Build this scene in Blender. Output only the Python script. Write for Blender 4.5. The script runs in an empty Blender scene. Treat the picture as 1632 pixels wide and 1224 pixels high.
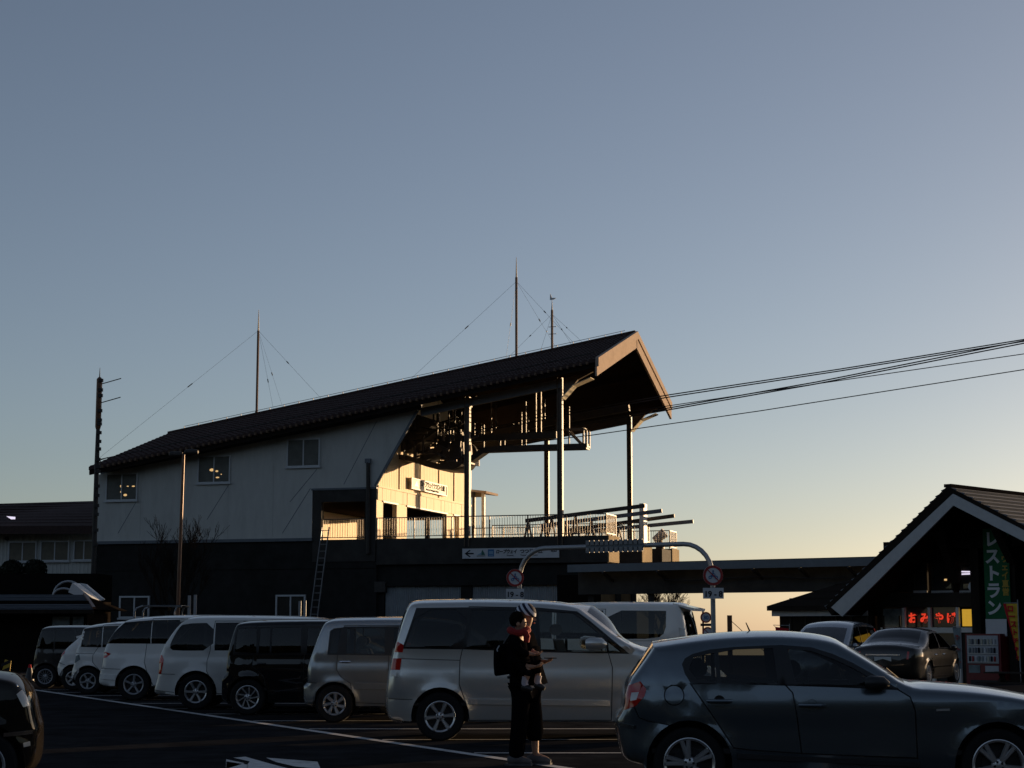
import bpy, bmesh, math, random
import numpy as np
from mathutils import Vector, Matrix
from mathutils.geometry import delaunay_2d_cdt
R = math.radians
random.seed(7)
SC = bpy.context.scene
COL = SC.collection

# ------------------------------------------------------------------ camera
F_PX, EYE, TILT = 2750.0, 1.5, math.atan(388 / 2750)
cam = bpy.data.cameras.new('camera')
cam.lens = 36 * F_PX / 1632
cam.clip_start, cam.clip_end = 0.1, 120000
cam_ob = bpy.data.objects.new('camera', cam)
COL.objects.link(cam_ob)
cam_ob.location = (0, 0, EYE)
cam_ob.rotation_euler = (R(90) + TILT, 0, 0)
SC.camera = cam_ob

# ------------------------------------------------------------------ sky, sun, exposure
SUN_EL, SUN_ROT = 4.0, 46.0                       # low evening sun, right of the view and beyond the lot
world = bpy.data.worlds.new('World')
SC.world = world
world.use_nodes = True
wn = world.node_tree
sky = wn.nodes.new('ShaderNodeTexSky')
sky.sky_type = 'NISHITA'
sky.sun_disc = False
sky.sun_elevation, sky.sun_rotation = R(SUN_EL), R(SUN_ROT)
sky.altitude, sky.air_density, sky.dust_density, sky.ozone_density = 900, 0.8, 1.5, 1.5
hsv = wn.nodes.new('ShaderNodeHueSaturation'); hsv.inputs['Saturation'].default_value = 0.75
wn.links.new(sky.outputs[0], hsv.inputs['Color'])
wb = wn.nodes.new('ShaderNodeMix'); wb.data_type = 'RGBA'; wb.blend_type = 'MULTIPLY'      # the camera's white balance
wb.inputs['Factor'].default_value = 1; wb.inputs['B'].default_value = (.985, .968, 1.025, 1)
wn.links.new(hsv.outputs[0], wb.inputs['A']); wn.links.new(wb.outputs['Result'], wn.nodes['Background'].inputs[0])
wn.nodes['Background'].inputs[1].default_value = 0.10
sun = bpy.data.lights.new('sun', 'SUN')
sun.energy, sun.angle, sun.color = 5.0, R(0.5), (1.0, 0.67, 0.36)
sun_ob = bpy.data.objects.new('sun', sun)
COL.objects.link(sun_ob)
a = R(90 - SUN_ROT)
SUN_DIR = Vector((math.cos(a) * math.cos(R(SUN_EL)), math.sin(a) * math.cos(R(SUN_EL)), math.sin(R(SUN_EL))))
sun_ob.rotation_euler = SUN_DIR.to_track_quat('Z', 'Y').to_euler()
sun_ob.location = (60, 60, 40)
SC.view_settings.view_transform = 'Standard'
SC.view_settings.look = 'None'
SC.view_settings.exposure = 0.46
SC.view_settings.gamma = 1
SC.view_settings.use_curve_mapping = False
SC.render.engine = 'CYCLES'
SC.cycles.max_bounces = 8
SC.cycles.transparent_max_bounces = 16

# ------------------------------------------------------------------ survey helpers: sight lines met with real planes
def ray(px, py):
    x, y = (px - 816) / F_PX, (612 - py) / F_PX
    return (x, math.cos(TILT) - y * math.sin(TILT), math.sin(TILT) + y * math.cos(TILT))
def at(px, py, Y):
    r = ray(px, py); k = Y / r[1]
    return Vector((r[0] * k, Y, EYE + r[2] * k))
def ground(px, py, z=0.0):
    r = ray(px, py); k = (z - EYE) / r[2]
    return Vector((r[0] * k, r[1] * k, z))
class Frame:
    """a building's own axes: s along its front to the right, w into the depth, z up"""
    def __init__(self, px, py, Y, psi):
        r = ray(px, py); k = Y / r[1]
        self.o = (r[0] * k, Y); self.psi = psi
        self.e1 = (math.cos(psi), -math.sin(psi)); self.e2 = (math.sin(psi), math.cos(psi))
    def _hit(self, px, py, e, c):
        r = ray(px, py)
        k = (c + self.o[0] * e[0] + self.o[1] * e[1]) / (r[0] * e[0] + r[1] * e[1])
        dx, dy = r[0] * k - self.o[0], r[1] * k - self.o[1]
        return (dx * self.e1[0] + dy * self.e1[1], dx * self.e2[0] + dy * self.e2[1], EYE + r[2] * k)
    def ow(self, px, py, w=0.0):
        p = self._hit(px, py, self.e2, w); return p[0], p[2]
    def os(self, px, py, s):
        p = self._hit(px, py, self.e1, s); return p[1], p[2]
    def world(self, s, w, z):
        return Vector((self.o[0] + s * self.e1[0] + w * self.e2[0], self.o[1] + s * self.e1[1] + w * self.e2[1], z))

# ------------------------------------------------------------------ materials
def mat(name, col, rough=0.6, metal=0.0, var=0.12, scale=6.0, bump=0.0, coat=0.0, emit=None, es=1.0, spec=0.5, stretch=None, dirt=0.0):
    m = bpy.data.materials.new(name); m.use_nodes = True
    n, l = m.node_tree.nodes, m.node_tree.links
    b = n['Principled BSDF']
    b.inputs['Roughness'].default_value = rough
    b.inputs['Metallic'].default_value = metal
    b.inputs['Coat Weight'].default_value = coat
    b.inputs['Coat Roughness'].default_value = 0.04
    b.inputs['Specular IOR Level'].default_value = spec
    c = tuple(col) + (1,)
    if var > 0 or bump > 0 or dirt > 0:
        tc = n.new('ShaderNodeTexCoord'); mp = n.new('ShaderNodeMapping')
        if stretch: mp.inputs['Scale'].default_value = stretch
        l.new(tc.outputs['Object'], mp.inputs[0])
        nz = n.new('ShaderNodeTexNoise'); nz.inputs['Scale'].default_value = scale; nz.inputs['Detail'].default_value = 8
        nz.inputs['Roughness'].default_value = 0.65
        l.new(mp.outputs[0], nz.inputs['Vector'])
        rp = n.new('ShaderNodeValToRGB')
        rp.color_ramp.elements[0].position, rp.color_ramp.elements[1].position = 0.25, 0.75
        rp.color_ramp.elements[0].color = tuple(v * (1 - var) for v in col) + (1,)
        rp.color_ramp.elements[1].color = tuple(min(1, v * (1 + var)) for v in col) + (1,)
        l.new(nz.outputs['Fac'], rp.inputs[0])
        src = rp.outputs[0]
        if dirt > 0:
            n2 = n.new('ShaderNodeTexNoise'); n2.inputs['Scale'].default_value = scale * 0.22; n2.inputs['Detail'].default_value = 10
            n2.inputs['Roughness'].default_value = 0.75
            l.new(mp.outputs[0], n2.inputs['Vector'])
            r2 = n.new('ShaderNodeValToRGB')
            r2.color_ramp.elements[0].position, r2.color_ramp.elements[1].position = 0.50, 0.72
            mx = n.new('ShaderNodeMix'); mx.data_type = 'RGBA'
            l.new(n2.outputs['Fac'], r2.inputs[0])
            mu = n.new('ShaderNodeMath'); mu.operation = 'MULTIPLY'; mu.inputs[1].default_value = dirt
            l.new(r2.outputs[0], mu.inputs[0]); l.new(mu.outputs[0], mx.inputs['Factor'])
            l.new(src, mx.inputs['A']); mx.inputs['B'].default_value = (col[0] * .35, col[1] * .33, col[2] * .3, 1)
            src = mx.outputs['Result']
        l.new(src, b.inputs['Base Color'])
        if bump > 0:
            bp = n.new('ShaderNodeBump'); bp.inputs['Strength'].default_value = bump; bp.inputs['Distance'].default_value = 0.02
            l.new(nz.outputs['Fac'], bp.inputs['Height']); l.new(bp.outputs[0], b.inputs['Normal'])
    else:
        b.inputs['Base Color'].default_value = c
    if spec <= .06 and coat == 0 and not emit:         # fully matt cloth, timber, dusty walls: plain diffuse
        df = n.new('ShaderNodeBsdfDiffuse'); df.inputs['Color'].default_value = c
        for k_, t_ in (('Base Color', 'Color'), ('Normal', 'Normal')):
            for lk in list(b.inputs[k_].links): l.new(lk.from_socket, df.inputs[t_])
        l.new(df.outputs[0], n['Material Output'].inputs[0]); n.remove(b)
        return m
    if emit:
        b.inputs['Emission Color'].default_value = tuple(emit) + (1,)
        b.inputs['Emission Strength'].default_value = es
    return m
def glass(name, tint, rough=0.02, ior=1.5):
    m = bpy.data.materials.new(name); m.use_nodes = True
    n, l = m.node_tree.nodes, m.node_tree.links
    n.remove(n['Principled BSDF'])
    t = n.new('ShaderNodeBsdfTransparent'); t.inputs[0].default_value = tuple(tint) + (1,)
    g = n.new('ShaderNodeBsdfGlossy'); g.inputs['Roughness'].default_value = rough
    fr = n.new('ShaderNodeFresnel'); fr.inputs['IOR'].default_value = ior
    mx = n.new('ShaderNodeMixShader')
    l.new(fr.outputs[0], mx.inputs[0]); l.new(t.outputs[0], mx.inputs[1]); l.new(g.outputs[0], mx.inputs[2])
    l.new(mx.outputs[0], n['Material Output'].inputs[0])
    return m
M = {}
M['asphalt'] = mat('asphalt', (.026, .026, .0275), .9, var=.5, scale=1.6, bump=.35, dirt=.5, spec=.03)
M['line'] = mat('line_paint', (.55, .55, .55), .7, var=.2, scale=9, dirt=.75, spec=0.2)
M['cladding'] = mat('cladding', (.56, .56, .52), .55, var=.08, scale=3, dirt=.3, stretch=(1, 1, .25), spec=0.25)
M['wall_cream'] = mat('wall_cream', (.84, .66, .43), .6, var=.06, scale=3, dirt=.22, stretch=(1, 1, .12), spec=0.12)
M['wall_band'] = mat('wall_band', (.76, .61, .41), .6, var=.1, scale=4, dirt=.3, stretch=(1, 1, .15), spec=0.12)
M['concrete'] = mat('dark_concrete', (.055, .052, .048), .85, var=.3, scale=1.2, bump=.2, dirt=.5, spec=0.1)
M['concrete_lit'] = mat('concrete_sunlit', (.27, .20, .11), .85, var=.2, scale=2, bump=.2, dirt=.4, spec=0.1)  # sunlit copy of the concrete: the sun's gold is in the colour
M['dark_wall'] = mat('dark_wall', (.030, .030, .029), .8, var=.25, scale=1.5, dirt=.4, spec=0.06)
M['roof_tile'] = mat('roof_tile', (.062, .040, .036), .75, var=.3, scale=8, spec=0.12)
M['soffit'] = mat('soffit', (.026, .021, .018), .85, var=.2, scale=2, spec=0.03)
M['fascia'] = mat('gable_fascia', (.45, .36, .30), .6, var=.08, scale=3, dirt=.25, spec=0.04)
M['steel_dark'] = mat('steel_dark', (.055, .05, .046), .55, .3, var=.25, scale=5, spec=0.25)
M['steel_beam'] = mat('steel_beam', (.15, .17, .19), .55, .2, var=.12, scale=3, spec=0.3)
M['column'] = mat('column_paint', (.13, .095, .065), .55, .0, var=.2, scale=5, dirt=.3)
M['rail'] = mat('railing_metal', (.13, .10, .08), .5, .3, var=.2, scale=8)
M['galv'] = mat('galvanised', (.34, .355, .37), .45, .5, var=.12, scale=6)
M['pole_brown'] = mat('brown_pole', (.16, .075, .04), .42, .15, var=.2, scale=6)
M['window_frame'] = mat('window_frame', (.55, .57, .58), .5, .2, var=.08)
M['pane'] = mat('window_pane', (.045, .045, .042), .06, 0, var=.3, scale=1.2, spec=.5)
M['pane_pale'] = mat('pane_pale', (.15, .155, .14), .18, 0, var=.3, scale=1.1)
M['pane_warm'] = mat('window_blind', (.16, .14, .10), .35, 0, var=.25, scale=2)
M['shutter'] = mat('shutter_metal', (.27, .30, .32), .5, .2, var=.1, scale=4, dirt=.4, spec=0.3)
M['sign_white'] = mat('sign_white', (.62, .64, .66), .5, 0, var=.05, scale=3, dirt=.2, spec=0.3)
M['sign_cream'] = mat('sign_cream', (.56, .54, .44), .5, var=.05, scale=3, spec=0.1)
M['white_trim'] = mat('white_trim', (.80, .78, .74), .5, var=.06, spec=0.15)
M['ink'] = mat('ink_dark', (.03, .03, .035), .6, var=0, spec=.05)
M['ink_blue'] = mat('ink_blue', (.04, .16, .36), .5, var=0)
M['ink_green'] = mat('ink_green', (.03, .14, .10), .5, var=0)
M['ink_sky'] = mat('ink_pale_blue', (.22, .38, .52), .5, var=0)
M['sign_red'] = mat('sign_red', (.36, .035, .03), .45, var=.08)
M['wood_dark'] = mat('wood_dark', (.030, .024, .020), .8, var=.35, scale=5, stretch=(1, 1, .15), spec=0.05)
M['shade_black'] = mat('shade_black', (.012, .010, .009), .9, var=.3, scale=5, spec=0.03)  # shade painted in as near-black, so these walls stay dark in the sun
M['bracket_pale'] = mat('bracket_pale', (.62, .55, .42), .6, var=.1, spec=.1)
M['wood_mid'] = mat('wood_brown', (.05, .042, .034), .8, var=.35, scale=4, stretch=(.2, 1, 1), spec=0.08)
M['metal_roof'] = mat('metal_roof', (.13, .145, .17), .55, .05, var=.15, scale=4)
M['bargeboard'] = mat('bargeboard', (.52, .53, .53), .55, var=.08, dirt=.15, spec=0.2)
M['banner_green'] = mat('banner_green', (.012, .12, .045), .6, var=.1, scale=3, spec=0.2)
M['banner_white'] = mat('banner_white', (.70, .72, .74), .6, var=0)
M['banner_yellow'] = mat('banner_yellow', (.45, .30, .03), .6, var=0)
M['led_red'] = mat('led_red', (.25, .01, .01), .5, var=0, emit=(1, .06, .025), es=.5)
M['lamp_tube'] = mat('fluorescent_tube', (.8, .8, .8), .5, var=0, emit=(.80, .72, .90), es=.75)
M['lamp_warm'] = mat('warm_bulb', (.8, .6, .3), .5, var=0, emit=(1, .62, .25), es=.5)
M['poster_yellow'] = mat('lit_poster', (.4, .25, .03), .6, var=.5, scale=5, emit=(.62, .34, .03), es=.55)
M['poster_pale'] = mat('pale_poster', (.16, .20, .21), .6, var=.6, scale=4)
M['vending_red'] = mat('vending_red', (.16, .012, .015), .4, var=.1)
M['vending_panel'] = mat('vending_panel', (.42, .44, .47), .4, var=.1)
M['flag_yellow'] = mat('flag_yellow', (.62, .42, .05), .7, var=.12, scale=5, spec=0.1)
M['flag_red'] = mat('flag_red', (.50, .025, .03), .7, var=.1, spec=0.1)
M['hedge'] = mat('hedge_leaf', (.012, .018, .008), .8, var=.5, scale=9)
M['bark'] = mat('bark', (.028, .022, .018), .9, var=.35, scale=12, spec=0.05)
M['rope'] = mat('cable_steel', (.05, .05, .055), .5, .6, var=0)
M['land'] = mat('far_land', (.05, .06, .035), .95, var=.4, scale=.02, spec=0.05)
M['tyre'] = mat('tyre', (.014, .014, .015), .85, var=.2, scale=14, bump=.15, spec=0.2)
M['alloy'] = mat('alloy', (.62, .62, .62), .3, .75, var=.05)
M['alloy_dull'] = mat('alloy_dull', (.40, .41, .43), .38, .6, var=.08)
M['black_trim'] = mat('black_trim', (.012, .012, .013), .45, var=.1)
M['cabin'] = mat('cabin_fabric', (.055, .052, .05), .85, var=.2)
M['cabin_grey'] = mat('cabin_grey', (.20, .19, .17), .8, var=.15)
M['lamp_red'] = mat('tail_lens_red', (.50, .015, .012), .12, var=.1, coat=.6)
M['lamp_clear'] = mat('lamp_clear', (.62, .60, .56), .12, .1, var=.05, coat=.6)
M['chrome'] = mat('chrome', (.75, .75, .74), .08, 1.0, var=0)
M['plate'] = mat('number_plate', (.55, .57, .55), .5, var=.05)
M['yellow_black'] = mat('hazard_yellow', (.50, .33, .03), .6, var=.1)
M['glass_clear'] = glass('glass_clear', (.72, .75, .72))
M['glass_tint'] = glass('glass_tint', (.30, .32, .32))
M['glass_dark'] = glass('glass_dark', (.12, .13, .13))
M['glass_screen'] = glass('glass_screen', (.40, .43, .43), .12, 2.3)
def paint(name, col, metal=.35, rough=.38, coat=.8, spec=.2):
    M[name] = mat(name, col, rough, metal, var=.03, scale=1.5, coat=coat, dirt=.06, spec=spec)
paint('paint_silver', (.64, .635, .60), .6, .26)
paint('paint_steel_blue', (.15, .180, .20), .75, .22)
paint('paint_grey_blue', (.36, .375, .38), .7, .25)
paint('paint_black', (.010, .010, .011), 0, .5, 1.0, 0)
paint('paint_white', (.82, .81, .77), 0)
paint('paint_pearl', (.76, .75, .71), .05)
paint('paint_pearl_grey', (.70, .69, .65), .1)
paint('paint_dark_brown', (.035, .032, .030), .3)
paint('paint_bronze_black', (.014, .012, .010), 0, .7, .6, .0)
paint('paint_saloon', (.016, .013, .010), 0, .40, 1.0, .22)
paint('paint_pale_silver', (.40, .42, .44), .7, .25)

# ------------------------------------------------------------------ mesh building
class MB:
    def __init__(self): self.v, self.f = [], []
    def add(self, vs, fs):
        o = len(self.v)
        self.v += [tuple(p) for p in vs]; self.f += [tuple(i + o for i in q) for q in fs]
        return self
    def box(self, c, d, rz=0.0):
        x, y, z = d[0] / 2, d[1] / 2, d[2] / 2
        cs, sn = math.cos(rz), math.sin(rz)
        vs = []
        for k in (-z, z):
            for (i, j) in ((-x, -y), (x, -y), (x, y), (-x, y)):
                vs.append((c[0] + i * cs - j * sn, c[1] + i * sn + j * cs, c[2] + k))
        return self.add(vs, [(3, 2, 1, 0), (4, 5, 6, 7), (0, 1, 5, 4), (1, 2, 6, 5), (2, 3, 7, 6), (3, 0, 4, 7)])
    def span(self, x0, x1, y0, y1, z0, z1):
        return self.box(((x0 + x1) / 2, (y0 + y1) / 2, (z0 + z1) / 2), (abs(x1 - x0), abs(y1 - y0), abs(z1 - z0)))
    def beam(self, p, q, w, h, up=(0, 0, 1)):
        p, q = Vector(p), Vector(q); d = (q - p).normalized(); u = Vector(up)
        s = d.cross(u)
        if s.length < 1e-4: s = d.cross(Vector((1, 0, 0)))
        s.normalize(); u = s.cross(d)
        vs = []
        for b in (p, q):
            for (i, j) in ((-1, -1), (1, -1), (1, 1), (-1, 1)):
                vs.append(b + s * (i * w / 2) + u * (j * h / 2))
        return self.add(vs, [(3, 2, 1, 0), (4, 5, 6, 7), (0, 1, 5, 4), (1, 2, 6, 5), (2, 3, 7, 6), (3, 0, 4, 7)])
    def tube(self, pts, r, n=8, cap=True):
        pts = [Vector(p) for p in pts]
        rs = r if isinstance(r, (list, tuple)) else [r] * len(pts)
        o = len(self.v); prev = None
        for i, p in enumerate(pts):
            d = (pts[min(i + 1, len(pts) - 1)] - pts[max(i - 1, 0)]).normalized()
            if prev is None:
                s = d.cross(Vector((0, 0, 1)))
                if s.length < 1e-3: s = d.cross(Vector((1, 0, 0)))
            else: s = prev - d * prev.dot(d)
            s.normalize(); prev = s; u = d.cross(s)
            for k in range(n):
                t = 2 * math.pi * k / n
                self.v.append(tuple(p + s * (math.cos(t) * rs[i]) + u * (math.sin(t) * rs[i])))
        for i in range(len(pts) - 1):
            for k in range(n):
                a_, b_ = o + i * n + k, o + i * n + (k + 1) % n
                self.f.append((a_, b_, b_ + n, a_ + n))
        if cap:
            self.f.append(tuple(o + k for k in range(n - 1, -1, -1)))
            self.f.append(tuple(o + (len(pts) - 1) * n + k for k in range(n)))
        return self
    def prism(self, poly, d):
        """poly: list of 3d points, extruded by vector d"""
        n = len(poly); d = Vector(d)
        vs = [Vector(p) for p in poly] + [Vector(p) + d for p in poly]
        fs = [tuple(range(n - 1, -1, -1)), tuple(range(n, 2 * n))]
        fs += [(i, (i + 1) % n, (i + 1) % n + n, i + n) for i in range(n)]
        return self.add(vs, fs)
    def lathe(self, prof, n=24, axis='y', c=(0, 0, 0), close=False):
        """prof: (radius, offset along axis)"""
        o = len(self.v)
        for (r, t) in prof:
            for k in range(n):
                a_ = 2 * math.pi * k / n
                u, v = r * math.cos(a_), r * math.sin(a_)
                p = {'y': (u, t, v), 'z': (u, v, t), 'x': (t, u, v)}[axis]
                self.v.append((p[0] + c[0], p[1] + c[1], p[2] + c[2]))
        m = len(prof)
        for i in range(m - 1 + (1 if close else 0)):
            j = (i + 1) % m
            for k in range(n):
                k2 = (k + 1) % n
                self.f.append((o + i * n + k, o + i * n + k2, o + j * n + k2, o + j * n + k))
        return self
    def build(self, name, m, parent=None, smooth=False, ang=35, **kw):
        me = bpy.data.meshes.new(name)
        me.from_pydata(self.v, [], self.f); me.update()
        bm = bmesh.new(); bm.from_mesh(me)
        bmesh.ops.recalc_face_normals(bm, faces=bm.faces) if kw.pop('fix', True) else None
        bm.to_mesh(me); bm.free()
        me.materials.append(M[m] if isinstance(m, str) else m)
        if smooth:
            me.polygons.foreach_set('use_smooth', [True] * len(me.polygons))
            me.set_sharp_from_angle(angle=R(ang))
        return link(name, me, parent, **kw)
def link(name, me, parent=None, label=None, cat=None, group=None, kind=None, loc=None):
    o = bpy.data.objects.new(name, me); COL.objects.link(o)
    if parent: o.parent = parent
    if loc is not None: o.location = loc
    return tag(o, label, cat, group, kind)
def tag(o, label=None, cat=None, group=None, kind=None):
    if label: o['label'] = label
    if cat: o['category'] = cat
    if group: o['group'] = group
    if kind: o['kind'] = kind
    return o
def thing(name, label, cat, loc=(0, 0, 0), rz=0.0, group=None):
    o = bpy.data.objects.new(name, None); COL.objects.link(o)
    o.location = loc; o.rotation_euler = (0, 0, rz); o.empty_display_size = .3
    return tag(o, label, cat, group)
def text(body, size, m, parent, loc, rot=(math.pi / 2, 0, 0), bold=0.0, name='lettering', align='LEFT', line=1.0, sx=1.0, shear=0.0):
    c = bpy.data.curves.new('t', 'FONT'); c.body = body; c.size = size; c.offset = bold; c.extrude = 0.006
    c.align_x = align; c.space_line = line; c.shear = shear
    t = bpy.data.objects.new('t', c); COL.objects.link(t)
    me = bpy.data.meshes.new_from_object(t.evaluated_get(bpy.context.evaluated_depsgraph_get()))
    bpy.data.objects.remove(t); bpy.data.curves.remove(c)
    me.materials.clear(); me.materials.append(M[m])
    o = link(name, me, parent); o.location = loc; o.rotation_euler = rot; o.scale = (sx, 1, 1)
    return o
# ------------------------------------------------------------------ ground
def sstep(a, b, x):
    t = min(1, max(0, (x - a) / (b - a))); return t * t * (3 - 2 * t)
def gz(x, y):
    z = -0.55 * sstep(46, 56, y) * sstep(6, 12, x)
    r = math.hypot(x, y - 50)
    if r > 82: z -= 700 * (1 - math.exp(-(r - 82) / 900.0)) * sstep(82, 130, r)
    return z
def build_ground():
    mb = MB()
    rr = [0, 4, 8, 12, 16, 20, 25, 30, 36, 42, 50, 58, 66, 74, 82, 90, 100, 115, 135, 165, 210, 300, 450, 700, 1100, 1800, 3000, 6000, 12000, 24000, 45000]
    n = 96
    mb.v.append((0, 50, gz(0, 50)))
    for r in rr[1:]:
        for k in range(n):
            a_ = 2 * math.pi * k / n
            x, y = r * math.cos(a_), 50 + r * math.sin(a_)
            mb.v.append((x, y, gz(x, y)))
    for k in range(n): mb.f.append((0, 1 + k, 1 + (k + 1) % n))
    for i in range(len(rr) - 2):
        for k in range(n):
            a_, b_ = 1 + i * n + k, 1 + i * n + (k + 1) % n
            mb.f.append((a_, a_ + n, b_ + n, b_))
    o = mb.build('ground', 'asphalt', smooth=True, kind='structure', ang=60)
    o.data.materials.append(M['land'])
    for p in o.data.polygons:
        c = p.center
        if math.hypot(c[0], c[1] - 50) > 90: p.material_index = 1
    return o
build_ground()
# painted lines: one long stripe closing the bays, and a stripe per bay
def strip(name, p, q, w, z=.004):
    p, q = Vector(p), Vector(q); d = (q - p).normalized(); s = Vector((-d.y, d.x, 0)) * (w / 2)
    mb = MB(); N = 40
    for i in range(N + 1):
        c = p.lerp(q, i / N)
        for e in (s, -s): mb.v.append((c.x + e.x, c.y + e.y, z))
    for i in range(N): mb.f.append((2 * i, 2 * i + 1, 2 * i + 3, 2 * i + 2))
    return mb.build(name, 'line', kind='structure')
A0, A1 = ground(58, 1100), ground(905, 1225)
d_ = (A1 - A0).normalized()
strip('bay_end_line', A0 - d_ * 1.5, A1 + d_ * 6, .15)
for i, y in enumerate((1201, 1179.6, 1162.5, 1149.5, 1138.5, 1129.5, 1121.5, 1115, 1109, 1104, 1100)):
    L0 = ground(700, y)
    t = (L0.y - A0.y) / (A1.y - A0.y); xs = A0.x + (A1.x - A0.x) * t
    strip('bay_line', (xs + .1, L0.y, 0), (xs + 5.3, L0.y + .05, 0), .11, .008)
strip('bay_line', (ground(1000, 1224).x, ground(1000, 1236).y, 0), (8, ground(1000, 1236).y + .05, 0), .11, .008)
# bottom-left: painted lettering on the roadway, cut by the picture edge
mk = MB()
for poly in ([(360.5, 1210.5), (390, 1217), (360, 1226)], [(372, 1208), (391, 1206.5), (430, 1217.5), (470, 1228), (392, 1228), (395, 1218), (398, 1214)],
             [(424, 1208), (506, 1214.5), (511, 1226), (470, 1222), (440, 1215)], [(361, 1214), (396, 1219.5), (392, 1230), (360, 1230)]):
    P = [ground(x, y) for x, y in poly]
    mk.add([(p.x, p.y, .004) for p in P], [tuple(range(len(P)))])
mk.build('road_marking', 'line', kind='structure')

# ------------------------------------------------------------------ ropeway station
ST = Frame(893, 858, 87, R(17))
ow, os_ = ST.ow, ST.os
station = thing('ropeway_station', 'large grey ropeway station with sloping tiled roof and open cable hall', 'station', (ST.o[0], ST.o[1], 0), -ST.psi)
SE, SW, WE0, WE1, WM, WB = 2.2, -26.3, -1.1, 16.9, 7.85, 15.5
def z_ridge(s): return 17.55 + .1640 * (s - SE)
def z_roof(s, w): return z_ridge(s) - 2.80 * abs(w - WM) / (WM - WE0)
WS = -9.93                                           # the sunlit end wall of the hall
# cladding of the long front
wall_poly = [(-26.3, 6.16), (-13.55, 6.16), (-13.55, 8.72), (-9.95, 8.72), (-9.95, 8.86), (-7.66, 12.74), (-26.3, 9.84)]
MB().prism([(s, 0, z) for s, z in wall_poly], (0, .2, 0)).build('wall', 'cladding', station)
for s0 in (-9.9,):
    MB().beam((-9.97, -.06, 8.80), (-7.68, -.06, 12.68), .10, .14).build('wall_edge_trim', 'steel_beam', station)
for k in range(1, 5):
    s = -26.3 + k * 2.62
    MB().beam((s, -.006, 6.2), (s, -.006, 12.70 + (s + 7.66) * .1556), .02, .008, up=(0, 1, 0)).build('wall_joint', 'cladding', station)
# diagonal seams that run down the cladding below each window
for (x0, y0, x1, y1) in ((600, 672, 548, 772), (505, 748, 462, 800), (365, 772, 330, 828), (217, 800, 188, 850), (495, 778, 450, 850)):
    (s0, z0), (s1, z1) = ow(x0, y0), ow(x1, y1)
    MB().beam((s0, -.004, z0), (s1, -.004, z1), .03, .008, up=(0, 1, 0)).build('water_stain', 'steel_beam', station)
# dark band between the cladding and the roof lining
MB().prism([(SW + .05, .06, 9.80), (-7.7, .06, 12.70), (-7.5, .06, 12.76), (-7.5, .06, z_roof(-7.5, 0) - .25), (SW + .05, .06, z_roof(SW, 0) - .25)], (0, .12, 0)).build('eave_band', 'steel_beam', station)
MB().span(-26.35, -13.5, -.12, .15, 6.0, 6.16).build('ledge', 'steel_beam', station)
MB().span(-13.6, -9.9, -.06, .18, 8.66, 8.76).build('ledge', 'steel_beam', station)
# far (hidden) long wall and left end wall
MB().prism([(s, WB, z) for s, z in [(-26.3, 0), (-14.2, 0), (-14.2, 8.0), (-9.93, 8.0), (-9.93, 12.0), (-26.3, 9.7)]], (0, .2, 0)).build('wall', 'cladding', station)
MB().prism([(-26.3, w, z) for w, z in [(.2, 0), (WB, 0), (WB, 9.8), (WM, 12.5), (.2, 9.9)]], (.2, 0, 0)).build('wall', 'cladding', station)
# windows
def window(px0, py0, px1, py1, parent=station, fr=ST, w=0.0, pane='pane', mull=1, name='window', frame='window_frame', sill=True, t=.07):
    s0, z1 = fr.ow(px0, py0, w); s1, z0 = fr.ow(px1, py1, w)
    mb = MB()
    for (a0, a1, b0, b1) in ((s0, s1, z1 - t, z1), (s0, s1, z0, z0 + t * 1.3), (s0, s0 + t, z0 + t * 1.3, z1 - t), (s1 - t, s1, z0 + t * 1.3, z1 - t)):
        mb.span(a0, a1, w - .07, w + .03, b0, b1)
    for k in range(mull):
        c = s0 + (s1 - s0) * (k + 1) / (mull + 1)
        mb.span(c - t * .45, c + t * .45, w - .055, w + .03, z0 + t * 1.3, z1 - t)
    f_ = mb.build(name, frame, parent)
    for k in range(mull + 1):
        a0 = s0 + (s1 - s0) * k / (mull + 1); a1 = s0 + (s1 - s0) * (k + 1) / (mull + 1)
        MB().span(a0 + t * .4, a1 - t * .4, w - .02 - .008 * k, w - .01 - .008 * k, z0 + .05, z1 - .05).build('pane', pane, f_)
    if sill: MB().span(s0 - .06, s1 + .06, w - .12, w - .072, z0 - .05, z0 + .05).build('sill', frame, f_)
    return f_, (s0, s1, z0, z1)
for (x0, y0, x1, y1) in ((170, 755, 219, 798), (316, 727, 367, 770), (458, 700, 510, 744)):
    f_, (s0, s1, z0, z1) = window(x0, y0, x1, y1, pane='pane_pale')
# warm blobs on the panes of the two left windows, set as glowing discs
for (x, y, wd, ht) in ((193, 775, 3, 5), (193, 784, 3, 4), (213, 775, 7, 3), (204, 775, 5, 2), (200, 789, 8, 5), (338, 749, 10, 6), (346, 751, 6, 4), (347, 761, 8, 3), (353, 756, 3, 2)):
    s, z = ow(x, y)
    MB().lathe([(0, -.004), (.5, -.003), (.5, 0), (0, .001)], 10, 'y').build('warm_blob', 'lamp_warm', station, loc=(s, -.026, z)).scale = (wd * .028, 1, ht * .026)
for (x0, y0, x1, y1) in ((191, 950, 238, 986), (440, 948, 487, 985)):
    window(x0, y0, x1, y1, w=-.02, pane='pane', t=.09)
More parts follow.
